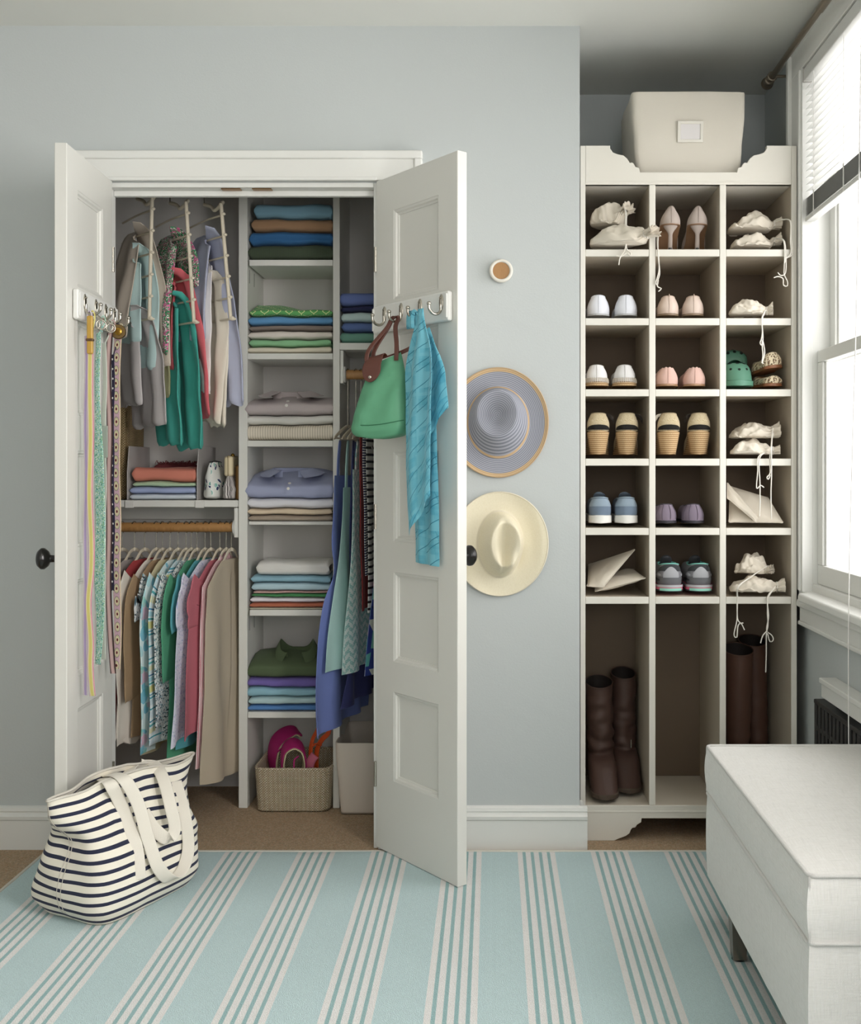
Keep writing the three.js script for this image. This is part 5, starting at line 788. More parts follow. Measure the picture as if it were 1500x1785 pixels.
// ---------- shoes ----------
const suede = (c) => cloth(c, null, 0.0002, 0.85), leatherM = (c, r = 0.42) => paint(c, r);
const JUTE = new THREE.MeshStandardMaterial({ color: 0xffffff, roughness: 0.9, map: canvasTex(64, 64, (g, w, h) => { g.fillStyle = '#8f6c44'; g.fillRect(0, 0, w, h); for (let y = 0; y < h; y += 8) { g.fillStyle = '#d6bd95'; g.fillRect(0, y + 1, w, 5); for (let x = 0; x < w; x += 8) { g.fillStyle = '#a67b4c'; g.fillRect(x + (y / 8 % 2) * 4, y + 1, 2, 5); } } }, 0.05, 0.05) });
const leopard = canvasTex(128, 128, (g, w, h) => { g.fillStyle = '#e2d3b4'; g.fillRect(0, 0, w, h); for (let i = 0; i < 46; i++) { const x = rnd() * w, y = rnd() * h, r = 4 + rnd() * 6; g.fillStyle = '#2a1d14'; g.beginPath(); g.ellipse(x, y, r, r * 0.8, rnd() * 3, 0, 7); g.fill(); g.fillStyle = '#b28a58'; g.beginPath(); g.ellipse(x + 1, y + 1, r * 0.5, r * 0.4, rnd() * 3, 0, 7); g.fill(); } }, 0.05, 0.05);
function shoeParts(o, g) {                                              // heel at the origin, toe towards -z
  const { L = 0.24, heel = 0.033, ball = 0.041, point = 0, hHeel = 0.056, hSide = 0.042, hVamp = 0.03, open = 0.6, th = 0.006, rise = 0, mat, soleMat, inMat, wedge = false, flare = 0.001, toeH = 0.018, lean = 0.62, peak = 0, scallop = 0, soleTop = null, heelCurve = 0 } = o;
  const rnd2 = (e) => Math.sqrt(Math.max(0, 1 - (1 - clamp(e, 0, 1)) ** 2));
  const w = (t) => 0.0001 + keys([[0, heel * 0.98], [0.16, heel], [0.42, heel * 0.93], [0.68, ball], [0.85, ball * (0.9 - 0.25 * point)], [1, ball * (0.72 - 0.55 * point)]], t) * rnd2(t / 0.15) * Math.pow(rnd2((1 - t) / 0.2), 1 + 0.5 * point);
  const y0 = (t) => th + rise * (1 - sstep(0.12, 0.72, t));
  const wo = (t) => 0.0001 + heel * keys([[0, lean * (1 - peak * 0.45)], [0.25, lean * (1 - 0.15 * peak)], [0.65, lean * 1.08], [1, lean * 0.85]], t) * rnd2(t / 0.18) * rnd2((1 - t) / 0.25);
  const A = (a) => { const t = (1 - Math.cos(a)) / 2; return [t, Math.sin(a) >= 0 ? 1 : -1]; };
  const P = (a, k = 1) => { const [t, s] = A(a); return [s * w(t) * k + (k > 1 ? 0 : 0), y0(t), -t * L * (k > 1 ? 1 + (k - 1) * 0.25 : 1) + (k > 1 ? (k - 1) * 0.03 : 0)]; };
  const Q = (a) => { const [t, s] = A(a), t2 = t * open; return [s * wo(t), y0(t2) + keys([[0, hHeel], [0.16, hHeel - 0.004 - peak * 0.012], [0.45, hSide], [1, hVamp]], t) + scallop * Math.abs(Math.sin(a * 9)), -(t2 * L + 0.004 + heelCurve * (1 - t))]; };
  const band = (a, v, inn = 0) => { const p = P(a), q = Q(a), [t, s] = A(a), b = Math.sin(Math.PI * v), bx = 0.0055 * b * (1 - inn), r = [lerp(p[0], q[0], v) * (1 - inn * 0.06) + s * bx * Math.min(1, w(t) / 0.02), lerp(p[1], q[1], v) + toeH * b * sstep(0.45, 0.95, t), lerp(p[2], q[2], v) + 0.004 * b * (1 - sstep(0, 0.2, t)) - inn * 0.003 * (1 - 2 * t)]; return r; };
  part('upper', grid(18, 96, (v, u) => { const q = band(u * 6.28319, v); return [...q, u * 0.5, q[1] - q[2] * 0.3]; }, true), mat, g);
  part('lining', grid(14, 60, (v, u) => { const a = u * 6.28319; if (v < 0.6) { const k = 1 - v / 0.6, q = band(a, k * 0.999, 1); return q; } const k = (v - 0.6) / 0.4, q = band(a, 0, 1); const [t] = A(a); return [q[0] * (1 - k), y0(t) + 0.0015, q[2]]; }), inMat || mat, g);
  const bot = (t) => (wedge || rise === 0 ? 0.0004 : Math.max(0.0004, y0(t) - th));
  const rows = 12;
  part('sole', grid(rows, 72, (v, u) => { const a = u * 6.28319, [t, s] = A(a), k = 1 + flare / 0.04; const p = P(a, k); if (v < 0.12) { const e = v / 0.12; return [p[0] * e, y0(t) + 0.0002, p[2], u * 0.5, y0(t)]; } if (v <= 0.86) { const e = (v - 0.12) / 0.74, taper = wedge ? 1 - 0.34 * e * (1 - sstep(0.1, 0.7, t)) : 1; return [p[0] * taper, lerp(y0(t) + (soleTop || 0), bot(t), e), p[2] - (wedge ? 0.012 * e * (1 - sstep(0, 0.5, t)) : 0), u * 0.5, lerp(y0(t), bot(t), e)]; } const e = 1 - (v - 0.86) / 0.14, taper = wedge ? 1 - 0.34 * (1 - sstep(0.1, 0.7, t)) : 1; return [p[0] * e * taper, bot(t), p[2] - (wedge ? 0.012 * (1 - sstep(0, 0.5, t)) : 0), u * 0.5, 0]; }, true), soleMat || mat, g);
  return { P, Q, band, y0, w };
}
function shoe(name, label, px, row, o, group, extra) {
  const g = thing(name, label, 'shoe', group), z = o.z ?? -0.088, info = shoeParts(o, g);
  g.position.set(sx(px, o.xz ?? z), ROWS[row] + 0.0012 + (o.lift || 0), z); g.rotation.set(o.pitch || 0, o.yaw || 0, o.roll || 0, 'YXZ');
  if (extra) extra(g, info);
  return g;
}
const backSeam = (g, i, mat, v0 = 0.05, v1 = 0.98) => { const q = []; for (let k = 0; k <= 8; k++) { const p = i.band(0.0001, lerp(v0, v1, k / 8)); q.push([0, p[1], p[2] + 0.0006]); } part('heel_seam', tube(q, 0.0008, 12, 5), mat, g); };
const topline = (g, i, mat, r = 0.0014) => { const q = []; for (let k = 0; k < 48; k++) q.push(new V3(...i.Q(k / 48 * 6.28319))); part('topline', new THREE.TubeGeometry(new THREE.CatmullRomCurve3(q, true), 96, r, 6, true), mat, g); };
const side = (l, r) => [['left', l], ['right', r]];
for (const [s, px] of side(1170, 1217)) shoe('high_heel', `${s} shoe of the taupe suede stiletto pair on the top row`, px, 0, { L: 0.19, heel: 0.031, ball: 0.038, point: 0.7, rise: 0.072, th: 0.003, hHeel: 0.055, hSide: 0.03, hVamp: 0.02, open: 0.62, peak: 0.8, lean: 0.66, mat: suede(0xb3a59a), inMat: leatherM(0xc08a62), soleMat: leatherM(0x8a6a50), yaw: s === 'left' ? -0.02 : -0.05, z: -0.09 }, 'taupe stilettos', (g, i) => { backSeam(g, i, suede(0xa29387)); topline(g, i, suede(0xa29387)); part('stiletto', grid(16, 24, (v, u) => { const a = u * 6.28319, y = lerp(0.078, 0.0004, v), r = lerp(0.024, 0.0058, sstep(0, 0.45, v)) + 0.0015 * v; return [r * Math.cos(a), y, -0.022 + 0.012 * v * (1 - v) - 0.006 * v + r * 0.75 * Math.sin(a) - 0.004, a * 0.02, y]; }, true), suede(0xb3a59a), g); part('heel_tip', new THREE.CylinderGeometry(0.0068, 0.0065, 0.004, 16).translate(0, 0.0022, -0.032), BLACK, g); });
for (const [s, px] of side(1043, 1091)) shoe('ballet_flat', `${s} shoe of the white leather flats on the second row`, px, 1, { heel: 0.035, hHeel: 0.058, hSide: 0.045, mat: leatherM(0xe4e6ec), inMat: leatherM(0xcfc9c0), soleMat: leatherM(0xbfc0c2), th: 0.006, yaw: s === 'left' ? -0.05 : -0.08 }, 'white flats', (g, i) => { backSeam(g, i, leatherM(0xcfd2da)); topline(g, i, leatherM(0xd5d8e0)); });
for (const [s, px] of side(1166, 1209)) shoe('ballet_flat', `${s} shoe of the nude beige flats on the second row`, px, 1, { heel: 0.033, hHeel: 0.055, hSide: 0.04, mat: leatherM(0xd9c6b8), inMat: leatherM(0xb79a82), soleMat: leatherM(0x8d7862), th: 0.007, yaw: s === 'left' ? -0.03 : -0.08 }, 'nude flats', (g, i) => { backSeam(g, i, leatherM(0xc6b0a0)); topline(g, i, leatherM(0xc9b3a4)); part('pull_tab', tube([[0, 0.058, -0.004], [0, 0.067, -0.001], [0, 0.06, 0.002]], 0.0013, 10, 5), leatherM(0xc9b3a4), g); });
for (const [s, px] of side(1040, 1089)) shoe('espadrille', `${s} white canvas espadrille with a jute sole on the third row`, px, 2, { heel: 0.033, ball: 0.036, hHeel: 0.052, hSide: 0.045, mat: cloth(0xe6e4e2), inMat: cloth(0xcabfae), soleMat: JUTE, th: 0.014, flare: 0.006, yaw: s === 'left' ? -0.06 : -0.06, lean: 0.66 }, 'white espadrilles', (g, i) => { backSeam(g, i, cloth(0xd6d3d0)); topline(g, i, cloth(0xdcdad6)); const fr = []; for (let k = -9; k <= 9; k++) { const a = k * 0.085, p = i.P(a); fr.push(tube([[p[0] * 1.06, p[1] + 0.012, p[2] + 0.003], [p[0] * 1.14, p[1] + 0.004, p[2] + 0.007], [p[0] * 1.15, p[1] - 0.004, p[2] + 0.008]], 0.0012, 6, 4)); } part('fringe', fr, cloth(0xded2bd), g).userData.kind = 'stuff'; });
for (const [s, px] of side(1164, 1211)) shoe('ballet_flat', `${s} shoe of the pale pink scalloped flats on the third row`, px, 2, { heel: 0.034, hHeel: 0.05, hSide: 0.044, mat: suede(0xdcb3a4), inMat: leatherM(0xb98f78), soleMat: leatherM(0xa98465), th: 0.007, scallop: 0.003, yaw: s === 'left' ? -0.04 : -0.1 }, 'pink scalloped flats', (g, i) => backSeam(g, i, suede(0xcb9f90)));
const RAFFIA = cloth(0xffffff, canvasTex(64, 64, (g, w, h) => { g.fillStyle = '#c6b696'; g.fillRect(0, 0, w, h); for (let i = 0; i < 160; i++) { g.fillStyle = i % 2 ? '#dccfae' : '#b7a37c'; g.fillRect(rnd() * w, rnd() * h, 9, 1.5); } }, 0.03, 0.03), 0.0006);
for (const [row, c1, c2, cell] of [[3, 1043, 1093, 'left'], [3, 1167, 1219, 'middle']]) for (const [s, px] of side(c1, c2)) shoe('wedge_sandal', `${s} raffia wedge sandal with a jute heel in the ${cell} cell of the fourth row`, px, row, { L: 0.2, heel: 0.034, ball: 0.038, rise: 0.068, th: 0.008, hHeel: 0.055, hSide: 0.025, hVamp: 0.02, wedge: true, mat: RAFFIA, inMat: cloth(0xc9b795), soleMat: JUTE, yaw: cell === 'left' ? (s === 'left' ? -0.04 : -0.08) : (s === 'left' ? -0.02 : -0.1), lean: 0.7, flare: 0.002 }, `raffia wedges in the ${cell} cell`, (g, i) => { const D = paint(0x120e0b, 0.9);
  part('dark_heel_patch', grid(6, 20, (v, u) => { const a = lerp(-0.72, 0.72, u), e = Math.sqrt(Math.max(0.02, 1 - (2 * u - 1) ** 2)), p = i.band(a, 0.04 + 0.30 * v * e); return [p[0] * 1.02, p[1], p[2] + 0.0016]; }), D, g);  // dark patch on the raffia, its colour standing for a shaded opening
  topline(g, i, cloth(0xb8a47e), 0.0016);
  part('ankle_tie', strip([[cell === 'left' ? 0.022 : -0.022, 0.126, -0.03], [cell === 'left' ? 0.038 : -0.036, 0.122, -0.025], [cell === 'left' ? 0.047 : -0.042, 0.110, -0.03], [cell === 'left' ? 0.05 : -0.043, 0.102, -0.04]], { wd: [0, 1, 0.2], hw: 0.005, th: 0.0012, n: 14, m: 8 }), s === 'left' && cell === 'middle' ? cloth(0xcac3b2) : cloth(0x2a211a), g); });
for (const [s, px] of side(1046, 1092)) shoe('sneaker', `${s} dusty blue canvas sneaker with a white rubber sole on the fifth row`, px, 4, { L: 0.25, heel: 0.034, ball: 0.0375, hHeel: 0.056, hSide: 0.05, hVamp: 0.05, open: 0.55, mat: cloth(0x6f8196), inMat: cloth(0x8e9aa8), soleMat: paint(0xe6e5df, 0.6), th: 0.026, flare: 0.003, yaw: -0.06, lean: 0.7 }, 'dusty blue sneakers', (g, i) => { topline(g, i, cloth(0x93a6b6), 0.0026); part('collar_patch', grid(8, 24, (v, u) => { const p = i.band(lerp(-1.0, 1.0, u), lerp(0.5, 0.94, v)); return [p[0] * 1.025, p[1], p[2] + 0.0012]; }), cloth(0x93a8b8), g); part('tongue', strip([[0, 0.06, -0.15], [0, 0.082, -0.125], [0, 0.096, -0.105]], { wd: [1, 0, 0], hw: (s) => 0.019 * Math.sqrt(Math.max(0.04, 1 - s ** 5)), th: 0.004, n: 24, m: 16, round: 0.9, ends: 0.08 }), cloth(0x7c8ea2), g); part('lace', tube([[-0.016, 0.08, -0.128], [0, 0.094, -0.108], [0.016, 0.09, -0.112], [0.022, 0.078, -0.122]], 0.0016, 16, 5), cloth(0x56677c), g); });
for (const [s, px] of side(1161, 1208)) shoe('slip_on_shoe', `${s} mauve grey fabric slip-on with a black sole on the fifth row`, px, 4, { L: 0.24, heel: 0.034, hHeel: 0.052, hSide: 0.045, hVamp: 0.042, mat: cloth(0x86788a, null, 0.0008), inMat: cloth(0x4c4450), soleMat: paint(0x25222a, 0.6), th: 0.009, flare: 0.002, yaw: s === 'left' ? -0.05 : -0.12 }, 'mauve slip-ons', (g, i) => { topline(g, i, cloth(0x4e4652), 0.0016); for (const a of [-0.55, -0.2, 0.2, 0.55]) { const q = []; for (let k = 0; k <= 6; k++) { const p = i.band(a, lerp(0.06, 0.96, k / 6)); q.push([p[0] * 1.02, p[1], p[2] + 0.001]); } part('stitching', tube(q, 0.0008, 10, 4), cloth(0x675a6b), g); } });
for (const [s, px] of side(1169, 1221)) shoe('running_shoe', `${s} grey running shoe with a pink and mint sole on the sixth row`, px, 5, { L: 0.25, heel: 0.036, ball: 0.038, hHeel: 0.068, hSide: 0.06, hVamp: 0.064, open: 0.5, toeH: 0.022, mat: cloth(0x8c8c90, null, 0.0012), inMat: cloth(0x3d3f44), soleMat: paint(0xe2718f, 0.55), th: 0.02, flare: 0.006, yaw: -0.02, lean: 0.74 }, 'grey running shoes', (g, i) => {
  const patch = (n, a0, a1, v0, v1, m, off = 0.0018) => part(n, grid(8, 24, (v, u) => { const a = lerp(a0, a1, u), e = Math.sin(Math.PI * clamp(u, 0.06, 0.94)) ** 0.4, p = i.band(a, lerp(v0, lerp(v0, v1, e), v)); return [p[0] * (1 + off * 14), p[1], p[2] + off * (1 - Math.abs(a) / 3)]; }), m, g);
  patch('heel_counter', -1.3, 1.3, 0.04, 0.42, cloth(0x6d6e72)); patch('collar_pad', -1.0, 1.0, 0.66, 0.97, cloth(0x3f4246)); patch('heel_patch', -0.34, 0.34, 0.36, 0.86, paint(0xa3a4a8, 0.5), 0.003); topline(g, i, paint(0x7fc9bd, 0.6), 0.0022);
  for (const sg of [-1, 1]) { patch('side_band', sg * 0.55, sg * 1.5, 0.2, 0.34, paint(0x2c2d31, 0.5), 0.003); patch('side_overlay', sg * 0.5, sg * 1.2, 0.44, 0.6, paint(0xb4b5ba, 0.45), 0.003); }
  const ring = (n, va, vb, m, k) => part(n, grid(4, 60, (v, u) => { const a = u * 6.28319, p = i.P(a, k); return [p[0], lerp(va, vb, v), p[2] + 0.001]; }, true), m, g);
  ring('midsole', 0.0135, 0.021, paint(0xb9b9bc, 0.5), 1.165); ring('outsole', 0.0004, 0.0055, paint(0x35363a, 0.6), 1.165); part('sole_insert', grid(4, 14, (v, u) => { const a = lerp(-0.5, 0.5, u), p = i.P(a, 1.19); return [p[0], lerp(0.003, 0.011, v), p[2] + 0.0015]; }), paint(0x8fd0bd, 0.5), g); part('tongue', strip([[0, 0.065, -0.14], [0, 0.092, -0.112], [0, 0.105, -0.098]], { wd: [1, 0, 0], hw: (s) => 0.021 * Math.sqrt(Math.max(0.04, 1 - s ** 5)), th: 0.006, n: 24, m: 16, round: 0.9, ends: 0.08 }), cloth(0x46484d), g); });
// green clogs and leopard flats
const CLOG = paint(0x5d8f78, 0.5), CLOGD = paint(0x17231e, 0.8), HOLE = (g, x, y, z, r, n) => part('hole', new THREE.CylinderGeometry(r, r, 0.003, 14).rotateX(Math.PI / 2).applyQuaternion(new THREE.Quaternion().setFromUnitVectors(new V3(0, 0, 1), n)).translate(x, y, z), CLOGD, g);  // dark discs laid on the clog, their colour standing for shade in holes
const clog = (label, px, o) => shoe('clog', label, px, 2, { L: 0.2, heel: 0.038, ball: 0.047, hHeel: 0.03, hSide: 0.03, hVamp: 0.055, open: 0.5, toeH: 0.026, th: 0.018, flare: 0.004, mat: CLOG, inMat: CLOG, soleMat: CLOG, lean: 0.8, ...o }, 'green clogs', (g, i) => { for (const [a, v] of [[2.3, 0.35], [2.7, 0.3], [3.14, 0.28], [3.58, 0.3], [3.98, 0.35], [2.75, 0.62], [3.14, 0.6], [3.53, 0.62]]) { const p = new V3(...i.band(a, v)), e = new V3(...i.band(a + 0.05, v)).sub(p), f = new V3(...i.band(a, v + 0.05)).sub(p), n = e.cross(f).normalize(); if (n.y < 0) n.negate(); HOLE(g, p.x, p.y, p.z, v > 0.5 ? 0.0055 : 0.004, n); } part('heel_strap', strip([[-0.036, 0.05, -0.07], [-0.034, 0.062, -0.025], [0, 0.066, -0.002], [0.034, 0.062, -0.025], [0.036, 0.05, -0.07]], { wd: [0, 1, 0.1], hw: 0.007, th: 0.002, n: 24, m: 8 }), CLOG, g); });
clog('green rubber clog with round holes, its toe facing out on the third row', 1289, { yaw: Math.PI, z: -0.258, xz: -0.1, L: 0.175, ball: 0.045 });
clog('green rubber clog leaning upright behind the toe-out one', 1294, { yaw: 0.0, pitch: 1.1, z: -0.29, xz: -0.16, L: 0.145, th: 0.012, lift: 0.004 });
const LEO = cloth(0xffffff, leopard, 0.0003, 0.7), leo = (label, px, o) => shoe('leopard_flat', label, px, 2, { L: 0.17, heel: 0.032, ball: 0.038, hHeel: 0.042, hSide: 0.03, hVamp: 0.02, mat: LEO, inMat: leatherM(0xb98a5c), soleMat: leatherM(0x8b5a3a), th: 0.01, ...o }, 'leopard flats');
leo('leopard print flat lying flat under the other one on the third row', 1350, { yaw: 0.12, ball: 0.035, heel: 0.03, z: -0.1, hHeel: 0.024, hSide: 0.02, L: 0.14 });
leo('leopard print flat resting on top with its heel raised', 1351, { yaw: 0.14, ball: 0.035, heel: 0.03, pitch: -0.1, roll: 0.1, z: -0.102, lift: 0.058, L: 0.14 });

// boots
function boot(label, { X, Y, Z, yaw, H, rTop, rAnk = 0.042, lean = [0, 0], mat, soleMat, sag = 0.009, group, zip }) {
  const g = thing('boot', label, 'boot', group), ph = rr(0, 40), L = 0.235;
  const w = (t) => keys([[0, 0.0001], [0.03, 0.022], [0.1, 0.033], [0.4, 0.033], [0.7, 0.043], [0.88, 0.036], [0.97, 0.02], [1, 0.0001]], t), th = 0.016;
  const f = (v, u, off = 0) => { const a = u * 6.28319, t = (1 - Math.cos(a)) / 2, s = Math.sin(a) >= 0 ? 1 : -1, zc = 0.24 * L;
    if (v < 0.3) { const k = v / 0.3, p = [s * w(t), th, t * L], q = [rAnk * Math.sin(a), 0.105, zc - rAnk * 1.15 * Math.cos(a)], b = Math.sin(Math.PI * k); return [lerp(p[0], q[0], k) + s * 0.005 * b, lerp(p[1], q[1], Math.pow(k, 1)) + 0.022 * b * sstep(0.4, 0.95, t), lerp(p[2], q[2], Math.pow(k, lerp(1, 0.75, t)))]; }
    const k = (v - 0.3) / 0.7, r = lerp(rAnk, rTop, Math.pow(k, 0.8)) - off, y = lerp(0.105, H, k) + 0.012 * Math.cos(a) * k * k, wr = sag * nz(k * 9, a * 0.8, ph) * (1.3 - k) + 0.002 * Math.sin(k * 40 + ph) * (1 - k) * (1 - k);
    return [(r + wr) * Math.sin(a) * 0.95 + lean[0] * k, y, zc - (r + wr) * 1.12 * Math.cos(a) + lean[1] * k]; };
  part('shaft', grid(46, 56, (v, u) => { const q = f(v, u); return [...q, u * 0.3, q[1]]; }, true), mat, g);
  part('lining', grid(10, 40, (v, u) => { const q = f(lerp(1, 0.72, v), u, 0.003); return q; }, true), paint(0x1d1512, 0.8), g);
  part('sole', grid(8, 64, (v, u) => { const a = u * 6.28319, t = (1 - Math.cos(a)) / 2, s = Math.sin(a) >= 0 ? 1 : -1, x = s * w(t) * 1.09, z = t * L * 1.01 - 0.001; if (v < 0.2) return [x * v / 0.2, th + 0.001, z]; if (v < 0.8) return [x, lerp(th + 0.001, 0.0004, (v - 0.2) / 0.6), z]; return [x * (1 - v) / 0.2, 0.0004, z]; }, true), soleMat, g);
  const rim = []; for (let i = 0; i < 40; i++) rim.push(new V3(...f(1, i / 40))); part('top_binding', new THREE.TubeGeometry(new THREE.CatmullRomCurve3(rim, true), 80, 0.0022, 6, true), mat, g);
  if (zip) part('zip_pull', new RoundedBoxGeometry(0.003, 0.028, 0.002, 1, 0.0008).translate(zip[0], zip[1], zip[2]), NICKEL, g);
  g.position.set(X, Y, Z); g.rotation.y = yaw; return g;
}
const BR = paint(0x4a352d, 0.6), BR2 = paint(0x53382c, 0.55), SOLE = paint(0x4a3d31, 0.7), BY = KFLOOR + 0.0012;
boot('dark brown boot in front at the left, toe facing out, in the lower left bay', { X: sx(1052, -0.14), Y: BY, Z: -0.298, yaw: 0.0, H: 0.335, rTop: 0.047, lean: [-0.006, 0.0], mat: BR, soleMat: SOLE, group: 'brown boots in the lower left bay' });
boot('dark brown boot with a zip pull, standing further back in the lower left bay', { X: sx(1095, -0.17), Y: BY, Z: -0.364, yaw: 0.0, H: 0.352, rTop: 0.043, lean: [0.0, 0.004], mat: BR, soleMat: SOLE, group: 'brown boots in the lower left bay', zip: [0.018, 0.13, 0.12] });
boot('tall brown riding boot at the left of the lower right bay', { X: sx(1288, -0.2), Y: BY, Z: -0.29, yaw: 0.0, H: 0.445, rTop: 0.051, lean: [0.0, 0.012], mat: BR2, soleMat: SOLE, sag: 0.003, group: 'tall boots in the lower right bay' });
boot('tall brown riding boot leaning against its pair in the lower right bay', { X: sx(1331, -0.2), Y: BY, Z: -0.366, yaw: 0.0, H: 0.46, rTop: 0.048, lean: [-0.012, 0.004], mat: BR2, soleMat: SOLE, sag: 0.003, group: 'tall boots in the lower right bay' });

// ---------- drawstring bags ----------
const MUSLIN = cloth(0xddd3c0, null, 0.0004), CORDM = cloth(0xefe9dc, null, 0.0003);
function dustBag(label, { px, py, z = -0.14, turn = 0, L = 0.19, W = 0.085, H = 0.05, neck = 0.02, up = 0, cords = [], dark = false, group, roll = 0, end = 0.3 }) { // px, py: where its closed end rests; turn: heading of the neck
  const g = thing('drawstring_bag', label, 'shoe bag', group || 'cotton shoe bags in the right column'), ph = rr(0, 60), X = sx(px, z), Y = py;
  const R = new THREE.Matrix4().makeRotationY(turn).multiply(new THREE.Matrix4().makeRotationX(roll)).setPosition(X, Y, z);
  const f = (s, u, inn = 0) => { const a = u * 6.28319, c = Math.cos(a), si = Math.sin(a), hw = keys([[0, W * end], [0.12, W * 0.92], [0.45, W], [0.74, W * 0.62], [0.86, neck], [0.93, neck * 1.35], [1, neck * 1.75]], s) - inn, ht = keys([[0, 0.003], [0.12, H * 0.5], [0.42, H], [0.72, H * 0.8], [0.86, neck * 0.8], [0.93, neck * 1.0], [1, neck * 1.25]], s) - inn;
    const pleat = sstep(0.62, 0.86, s) * 0.0035 * Math.sin(a * 11 + ph) + (s > 0.86 ? 0.003 * Math.sin(a * 9 + s * 8) * (s - 0.86) / 0.14 : 0), wr = 0.014 * nz(s * 4.5, c * 1.6, si * 1.6 + ph) * sstep(0, 0.2, s) * (1 - sstep(0.75, 0.88, s)) + 0.005 * nz(s * 12, c * 3.5, si * 3 + ph);
    const base = keys([[0, 0.0015], [0.4, 0], [0.75, 0], [0.86, 0.004 + up], [1, 0.004 + up * 1.15]], s);
    const y = base + (si > 0 ? ht * (0.22 + 1.0 * si) : ht * 0.22 * (1 + si)) + (si > -0.2 ? wr * 1.2 : 0) + pleat * si;
    const p = new V3(s * L, Math.max(0.0006, y), (hw + pleat) * spow(c, 0.75) + wr * c * 0.8).applyMatrix4(R); return [p.x, p.y, p.z, u * 0.3, s * L]; };
  part('bag_body', grid(60, 64, (s, u) => (s < 0.03 ? (() => { const q = f(0.03, u), c = f(0.03, 0.25), d = f(0.03, 0.75), k = s / 0.03; return [q[0], lerp((c[1] + d[1]) / 2, q[1], k), q[2], q[3], q[4]]; })() : f(s, u)), true), MUSLIN, g);
  part('mouth', grid(8, 40, (s, u) => f(lerp(0.995, 0.87, s), u, 0.002), true), MUSLIN, g);
  const nk = []; for (let i = 0; i < 40; i++) { const q = f(0.865, i / 40); nk.push(new V3(q[0], q[1], q[2])); } part('drawstring', new THREE.TubeGeometry(new THREE.CatmullRomCurve3(nk, true), 80, 0.0022, 6, true), CORDM, g);
  const q0 = f(0.865, 0.2), a0 = new V3(q0[0], q0[1], q0[2]);
  cords.forEach((c, i) => { const pts = c.map(([x, y, zo]) => at(x, y, KZ + (zo ?? 0.0065))); if (i === 0 || c.fromNeck) { const e = pts[0].clone(); pts.unshift(a0.clone().lerp(e, 0.5).add(new V3(0, 0.004, 0.004))); pts.unshift(a0); } part('cord', tube(pts, 0.0019, 60, 6), CORDM, g); });
  return settle(g);
}
const neckC = (c) => { c.fromNeck = true; return c; };
const LC = 'cotton shoe bags in the top left cell';
dustBag('plump cotton shoe bag lying below another in the top left cell', { px: 1034, py: ROWS[0] + 0.0015, z: -0.14, turn: -0.68, L: 0.225, W: 0.062, end: 0.22, H: 0.052, neck: 0.019, up: 0.012, group: LC, cords: [[[1143, 398, 0.02], [1145, 420, 0.0055], [1147, 450, 0.0055], [1149, 478, 0.0055], [1145, 492, 0.0055], [1146, 500, 0.0055], [1152, 503, 0.0055], [1147, 508, 0.0055]], neckC([[1145, 400, 0.02], [1146, 430, 0.006], [1148, 470, 0.006], [1144, 487, 0.006], [1142, 493, 0.006], [1145, 497, 0.006], [1147, 488, 0.006]])] });
dustBag('cotton shoe bag with an open dark mouth on top in the top left cell', { px: 1036, py: ROWS[0] + 0.074, z: -0.165, turn: -0.7, L: 0.13, W: 0.05, H: 0.062, neck: 0.02, up: 0.028, group: LC, cords: [[[1091, 372, 0.012], [1091, 400, 0.03], [1091, 428, 0.008], [1093, 436, 0.008], [1099, 441, 0.008], [1098, 446, 0.008], [1092, 441, 0.008], [1082, 447, 0.008], [1074, 446, 0.008]], neckC([[1090, 372, 0.012], [1089, 402, 0.03], [1090, 430, 0.0085], [1086, 440, 0.0085], [1080, 450, 0.0085], [1078, 462, 0.0085]])] });
dustBag('lower of two cotton shoe bags in the top right cell', { px: 1269, py: ROWS[0] + 0.0015, z: -0.145, turn: -0.12, L: 0.163, W: 0.07, H: 0.040, neck: 0.018, up: 0.012, cords: [[[1365, 420, 0.004], [1367, 440], [1366, 468], [1366, 478], [1372, 492], [1371, 499], [1365, 497], [1364, 486], [1356, 482], [1348, 484]], neckC([[1366, 420, 0.004], [1369, 445], [1367, 478], [1360, 480], [1355, 475]])] });
dustBag('upper of two cotton shoe bags in the top right cell', { px: 1266, py: ROWS[0] + 0.061, z: -0.15, turn: -0.1, L: 0.170, W: 0.07, H: 0.044, neck: 0.018, up: 0.008, cords: [[[1377, 385, 0.006], [1378, 410], [1379, 445], [1370, 450], [1367, 458]], neckC([[1376, 385, 0.006], [1377, 420], [1377, 443], [1366, 452]])] });
dustBag('small cotton shoe bag drooping over the shelf edge in the second row', { px: 1268, py: ROWS[1] + 0.0015, z: -0.118, turn: -0.3, L: 0.138, W: 0.05, H: 0.036, neck: 0.018, cords: [[[1327, 556, 0.006], [1328, 580], [1326, 592], [1324, 598], [1327, 602], [1328, 592], [1332, 612], [1331, 622], [1328, 632], [1330, 634]], neckC([[1328, 556, 0.006], [1329, 590], [1328, 606], [1329, 620], [1327, 633]])] });
dustBag('lower cotton shoe bag with two long cords in the fourth row', { px: 1269, py: ROWS[3] + 0.0015, z: -0.125, turn: -0.22, L: 0.158, W: 0.06, H: 0.036, neck: 0.016, cords: [[[1321, 797], [1320, 820], [1318, 850], [1319, 852], [1325, 846], [1331, 850]], neckC([[1324, 797], [1324, 845], [1324, 880], [1323, 900]])] });
